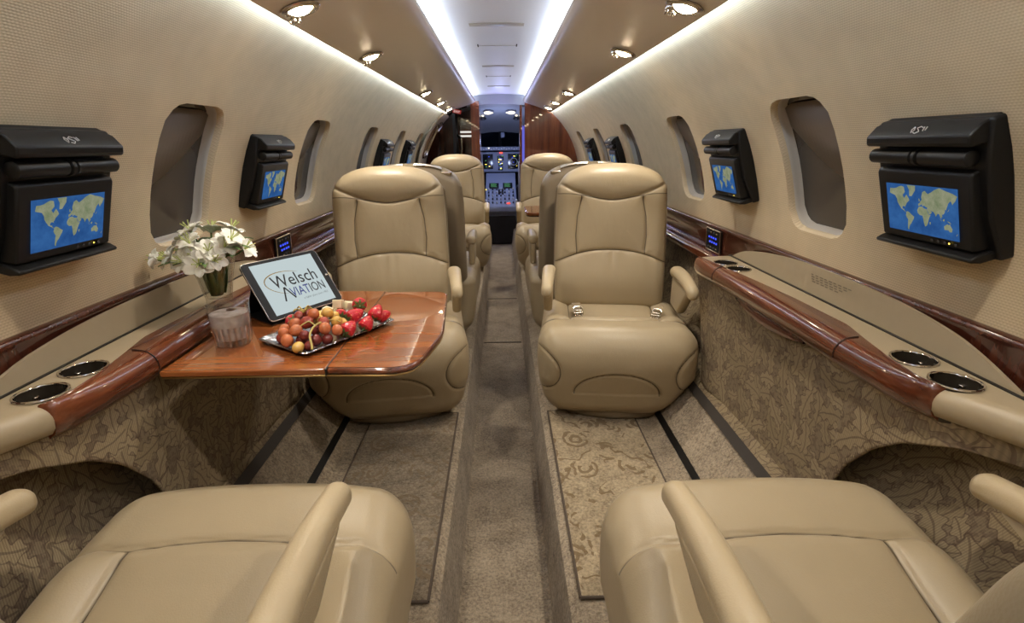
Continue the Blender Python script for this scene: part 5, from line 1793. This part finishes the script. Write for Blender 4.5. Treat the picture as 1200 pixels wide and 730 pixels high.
FL = [(-0.780, 1.215, 0.752, PI + 0.3, 1.15, 1.15, 'white flower leaning out farthest left over the vase rim'),
      (-0.812, 1.215, 0.748, PI + 0.1, 1.3, 0.95, 'white flower at the left end of the bouquet, beside the window'),
      (-0.745, 1.215, 0.780, -2.4, 0.7, 1.2, 'white flower left of centre in the bouquet, rather upright'),
      (-0.700, 1.190, 0.775, -1.5, 0.9, 1.3, 'large white flower at the front of the bouquet'),
      (-0.688, 1.165, 0.735, -1.2, 1.2, 1.2, 'white flower hanging lowest at the front of the bouquet'),
      (-0.650, 1.215, 0.795, -0.6, 0.8, 1.3, 'white flower at the right of the bouquet, open upward'),
      (-0.618, 1.240, 0.785, 0.0, 1.0, 1.2, 'white flower at the far right of the bouquet'),
      (-0.705, 1.270, 0.822, 1.6, 0.35, 1.25, 'white flower topmost in the bouquet'),
      (-0.655, 1.265, 0.826, 0.6, 0.5, 1.2, 'white flower near the top right of the bouquet'),
      (-0.760, 1.255, 0.800, 2.4, 0.6, 1.1, 'white flower at the rear left of the bouquet'),
      (-0.722, 1.205, 0.806, -1.9, 0.55, 1.1, 'white flower in the middle of the bouquet, tilted to the viewer'),
      (-0.672, 1.185, 0.790, -1.0, 0.85, 1.1, 'white flower between the front and the right of the bouquet'),
      (-0.765, 1.195, 0.768, -2.8, 1.0, 1.1, 'white flower low on the left half of the bouquet'),
      (-0.730, 1.180, 0.752, -1.9, 1.1, 1.1, 'white flower low at the front left, above the vase rim'),
      (-0.660, 1.180, 0.758, -0.8, 1.15, 1.0, 'white flower low at the front right of the bouquet'),
      (-0.635, 1.220, 0.812, -0.2, 0.7, 1.1, 'white flower high at the right edge of the bouquet'),
      (-0.735, 1.240, 0.830, -2.6, 0.4, 1.1, 'white flower high on the left of the bouquet')]
for f in FL:
    flower(f[0], f[1], max(f[2] - 0.010, 0.755 + 0.2 * (f[2] - 0.735)), *f[3:], leaves=3)
# foliage bunch inside the vase
m = MB()
for i in range(34):
    a = i * 2.4
    r0, r1 = 0.006 + 0.016 * (i % 4) / 4, 0.026 + 0.014 * (i % 5) / 5
    N = 6
    V = []
    for q in range(N + 1):
        t = q / N
        w = 0.009 * math.sin(PI * min(1, t + 0.08)) ** 0.8
        r = r0 + (r1 - r0) * t
        c = Vector((r * math.cos(a), r * math.sin(a), 0.028 + 0.080 * t))
        sd = Vector((-math.sin(a), math.cos(a), 0))
        V += [tuple(c - sd * w), tuple(c + sd * w)]
    m.add(V, [(2 * q, 2 * q + 1, 2 * q + 3, 2 * q + 2) for q in range(N)])
o = m.build('foliage', M['leafgreen']); o.location = (vx, vy, vz); o.modifiers.new('s', 'SOLIDIFY').thickness = 0.0006
tag(o, 'bunch of green leaves standing inside the glass vase', 'leaves', kind='stuff')

# tray
A_, B_, C_ = Vector((-0.564, 1.117)), Vector((-0.414, 1.001)), Vector((-0.266, 1.220))
tu = (C_ - B_).normalized(); tvv = (A_ - B_).normalized()
LT, WT = 0.265, 0.175
cen = B_ + tu * LT / 2 + tvv * WT / 2
tr = empty('serving_tray', (cen.x, cen.y, TZ + 0.001), (0, 0, math.atan2(tu.y, tu.x)), 'small rectangular silver tray with embossed rim under the fruit', 'tray')
def ring_rect(w, h, r, z): return [(x, y, z) for x, y in rrect(w, h, r, 5)]
m = MB()
lay = [ring_rect(LT - 0.05, WT - 0.05, 0.006, 0.0), ring_rect(LT - 0.010, WT - 0.010, 0.012, 0.0085), ring_rect(LT, WT, 0.013, 0.0095), ring_rect(LT + 0.001, WT + 0.001, 0.013, 0.011), ring_rect(LT - 0.004, WT - 0.004, 0.012, 0.0125), ring_rect(LT - 0.012, WT - 0.012, 0.012, 0.0115), ring_rect(LT - 0.052, WT - 0.052, 0.006, 0.0030)]
n = len(lay[0])
V = [v for r in lay for v in r]
m.add(V, [(i * n + j, i * n + (j + 1) % n, (i + 1) * n + (j + 1) % n, (i + 1) * n + j) for i in range(len(lay) - 1) for j in range(n)])
m.build('rim', M['tray_rim'], tr, True, 50)
m = MB(); prism(m, rrect(LT - 0.0515, WT - 0.0515, 0.006, 5), 0.0005, 0.003); m.build('well', M['tray_base'], tr, False)

# fruit placed by position in tray frame: u along the tray, v across (v=0 nearest the viewer)
def tp(u, v, z):
    p = B_ + tu * u + tvv * v
    return (p.x, p.y, TZ + 0.004 + z)
def sphere_mb(r, sx=1, sy=1, sz=1, n=20, k=14):
    m = MB()
    prof = [(r * math.sin(PI * i / k), -r * math.cos(PI * i / k)) for i in range(k + 1)]
    lathe(m, [(max(a, 0.0001), b * sz) for a, b in prof], n)
    return m
gr0 = {}
for nm in ('grape_red', 'grape_pink', 'grape_gold', 'grape_dark'):
    pass
ROW = [  # pixel x, pixel y in the photo crop are only a memory aid; positions are world coordinates on the tray
 (-0.492, 1.110, 0.600, 'grape_pink', 1.0), (-0.462, 1.048, 0.598, 'grape_pink', 1.05), (-0.431, 1.030, 0.589, 'grape_gold', 0.95),
 (-0.492, 1.090, 0.588, 'grape_red', 0.9), (-0.462, 1.100, 0.618, 'grape_pink', 1.05), (-0.432, 1.098, 0.620, 'grape_red', 1.1),
 (-0.445, 1.135, 0.632, 'grape_red', 0.9), (-0.428, 1.150, 0.610, 'grape_gold', 1.02), (-0.415, 1.172, 0.614, 'grape_gold', 0.85),
 (-0.398, 1.170, 0.612, 'grape_gold', 0.9), (-0.372, 1.148, 0.600, 'grape_gold', 1.0), (-0.388, 1.085, 0.606, 'grape_pink', 1.05),
 (-0.370, 1.095, 0.603, 'grape_pink', 0.95), (-0.388, 1.082, 0.588, 'grape_dark', 0.95), (-0.408, 1.068, 0.590, 'grape_dark', 1.0),
 (-0.440, 1.072, 0.589, 'grape_dark', 1.0), (-0.430, 1.062, 0.603, 'grape_dark', 0.9), (-0.418, 1.098, 0.606, 'grape_dark', 0.9),
 (-0.360, 1.118, 0.590, 'grape_red', 0.95), (-0.470, 1.130, 0.600, 'grape_red', 0.95), (-0.455, 1.165, 0.600, 'grape_red', 0.95),
 (-0.405, 1.125, 0.600, 'grape_red', 0.95), (-0.448, 1.070, 0.612, 'grape_pink', 1.05), (-0.425, 1.118, 0.634, 'grape_pink', 1.0), (-0.400, 1.140, 0.630, 'grape_gold', 1.0), (-0.375, 1.120, 0.616, 'grape_gold', 0.95), (-0.478, 1.075, 0.606, 'grape_pink', 0.95), (-0.400, 1.105, 0.616, 'grape_red', 1.0), (-0.465, 1.140, 0.622, 'grape_red', 1.0), (-0.415, 1.040, 0.588, 'grape_dark', 0.8)]
colw = {'grape_red': 'red', 'grape_pink': 'rosy pink', 'grape_gold': 'golden yellow', 'grape_dark': 'dark shaded'}
def sep(pts, it=80):
    """push the spheres of the heap apart so that they only touch"""
    P_ = np.array([p[:3] for p in pts]); r_ = np.array([0.0128 * p[4] for p in pts])
    for _ in range(it):
        for i in range(len(P_)):
            for j in range(i + 1, len(P_)):
                d = P_[j] - P_[i]; L_ = np.linalg.norm(d) + 1e-9
                ov = r_[i] + r_[j] - L_
                if ov > 0:
                    P_[i] -= d / L_ * ov * 0.5; P_[j] += d / L_ * ov * 0.5
            P_[i][2] = max(P_[i][2], TZ + 0.0045 + r_[i])
    return [(tuple(P_[i]), r_[i], pts[i][3]) for i in range(len(P_))]
for p, r, nm in sep(ROW):
    m = sphere_mb(r, sz=1.1, n=24, k=16)
    o = m.build('grape', M[nm], None, True, None); o.location = p
    o.rotation_euler = (random.uniform(-1, 1), random.uniform(-1, 1), 0)
    tag(o, '%s grape in the bunch on the left half of the silver tray' % colw[nm], 'grape', '%s grapes on the silver tray' % colw[nm])
# grape stalks
m = MB()
tube(m, smooth_tab([(-0.395, 1.108, 0.622), (-0.410, 1.080, 0.620), (-0.412, 1.050, 0.610), (-0.400, 1.022, 0.594), (-0.398, 1.014, 0.590)], 5), [0.0024] * 21, 6)
tube(m, smooth_tab([(-0.410, 1.080, 0.620), (-0.425, 1.085, 0.628), (-0.440, 1.070, 0.622)], 4), 0.0016, 5)
tube(m, smooth_tab([(-0.395, 1.108, 0.622), (-0.375, 1.112, 0.622), (-0.362, 1.106, 0.618)], 4), 0.0016, 5)
tag(m.build('grape_stalk', M['vine']), 'pale curved grape stalk at the front of the bunch', 'stalk')
m = MB()
for q in range(5):
    a = q * 1.25
    tube(m, smooth_tab([(-0.446, 1.118, 0.640), (-0.446 + 0.014 * math.cos(a), 1.118 + 0.014 * math.sin(a), 0.650), (-0.446 + 0.022 * math.cos(a), 1.118 + 0.022 * math.sin(a), 0.646)], 3), 0.0017, 5)
tag(m.build('grape_stalk', M['vine']), 'yellow-green grape stalk tuft on top of the bunch', 'stalk')

def strawberry(p, rot, sc, label):
    root = empty('strawberry', p, rot, label, 'strawberry', 'strawberries on the silver tray')
    m = MB()
    prof = [(0.0001, -0.022), (0.005, -0.0205), (0.010, -0.014), (0.0145, -0.004), (0.0165, 0.004), (0.0155, 0.010), (0.011, 0.0135), (0.004, 0.0145), (0.0001, 0.0145)]
    lathe(m, [(a * sc, b * sc) for a, b in prof], 24)
    m.build('flesh', M['berry'], root)
    m = MB()
    for q in range(7):
        a = 2 * PI * q / 7
        c, s_ = math.cos(a), math.sin(a)
        V = [(0, 0, 0.0150), (0.008 * c - 0.003 * s_, 0.008 * s_ + 0.003 * c, 0.0158), (0.008 * c + 0.003 * s_, 0.008 * s_ - 0.003 * c, 0.0158), (0.017 * c, 0.017 * s_, 0.0135)]
        m.add([tuple(np.array(v) * sc) for v in V], [(0, 1, 2), (1, 3, 2)])
    tube(m, [(0, 0, 0.014 * sc), (0.002, 0, 0.022 * sc)], 0.0016, 6)
    m.build('calyx', M['leafgreen'], root, False)
ST = [((-0.492, 1.155, 0.605), (1.2, 0.3, 0.6), 1.0, 'strawberry at the left end of the tray behind the grapes'),
      ((-0.352, 1.182, 0.607), (1.9, 0.2, -0.7), 1.15, 'strawberry in the middle of the berry pile'),
      ((-0.350, 1.120, 0.597), (2.0, 0.5, -0.2), 1.10, 'front strawberry nearest the camera, beside the golden grapes'),
      ((-0.393, 1.205, 0.603), (1.7, 0.6, 0.5), 1.0, 'strawberry left of centre, tucked behind the golden grapes'),
      ((-0.350, 1.230, 0.622), (1.5, 0.4, 0.2), 1.1, 'strawberry highest at the back of the berry pile'),
      ((-0.300, 1.185, 0.612), (2.3, -0.3, -0.6), 1.1, 'strawberry at the far right tip of the tray, raised'),
      ((-0.318, 1.158, 0.595), (2.2, 0.1, -0.4), 1.05, 'low strawberry at the right, in front of the raised one'),
      ((-0.292, 1.212, 0.596), (1.8, 0.0, -1.0), 1.0, 'rearmost strawberry at the right end of the tray')]
for a in ST:
    strawberry(*a)
CH = [(-0.405, 1.235, 0.622), (-0.382, 1.250, 0.612), (-0.430, 1.222, 0.606), (-0.440, 1.205, 0.596), (-0.408, 1.222, 0.592), (-0.425, 1.252, 0.592), (-0.385, 1.235, 0.586)]
for i, p in enumerate(CH):
    m = MB(); rb(m, (0.023, 0.022, 0.021), 0.002, (0, 0, 0), 0.02)
    o = m.build('cheese_cube', M['cheese']); o.location = p; o.rotation_euler = (0.3 * (i % 3 - 1), 0.25 * (i % 2), i * 0.7)
    tag(o, 'pale cheese cube heaped at the rear edge of the silver tray', 'cheese', 'cheese cubes on the silver tray')
m = MB(); rb(m, (0.07, 0.028, 0.012), 0.003, (0, 0, 0), 0.03)
o = m.build('cheese_slice', M['cheese_y']); o.location = (-0.452, 1.188, 0.604); o.rotation_euler = (0.35, 0.05, 0.95)
tag(o, 'yellow cheese slice behind the golden grapes', 'cheese')

# ------------------------------------------------------------------ lights and world
def area(nm, loc, rot, sx, sy, e, col):
    li = bpy.data.lights.new(nm, 'AREA'); li.shape = 'RECTANGLE'; li.size = sx; li.size_y = sy; li.energy = e; li.color = col
    o = bpy.data.objects.new(nm, li); COL.objects.link(o); o.location = loc; o.rotation_euler = rot
    return o
# cockpit flood light
li = bpy.data.lights.new('cockpit_flood', 'POINT'); li.energy = 7.0; li.color = (0.50, 0.60, 1.0); li.shadow_soft_size = 0.05
o = bpy.data.objects.new('cockpit_flood', li); COL.objects.link(o); o.location = (0, 6.25, 1.02)
li = bpy.data.lights.new('entry_lamp', 'POINT'); li.energy = 1.5; li.color = (0.45, 0.45, 1.0); li.shadow_soft_size = 0.05
o = bpy.data.objects.new('entry_lamp', li); COL.objects.link(o); o.location = (0.0, 5.55, 1.30)

wd = bpy.data.worlds.new('world'); SC.world = wd; wd.use_nodes = True
bg = wd.node_tree.nodes['Background']
bg.inputs[0].default_value = (0.6, 0.62, 0.7, 1); bg.inputs[1].default_value = 0.02

SC.view_settings.view_transform = 'Standard'
SC.view_settings.look = 'None'
SC.view_settings.gamma = 1.0
SC.view_settings.use_curve_mapping = False
SC.view_settings.exposure = 0.14
SC.cycles.use_denoising = True
SC.cycles.max_bounces = 12
SC.cycles.transparent_max_bounces = 32
SC.cycles.caustics_reflective = False
SC.cycles.caustics_refractive = False
SC.cycles.sample_clamp_indirect = 6.0
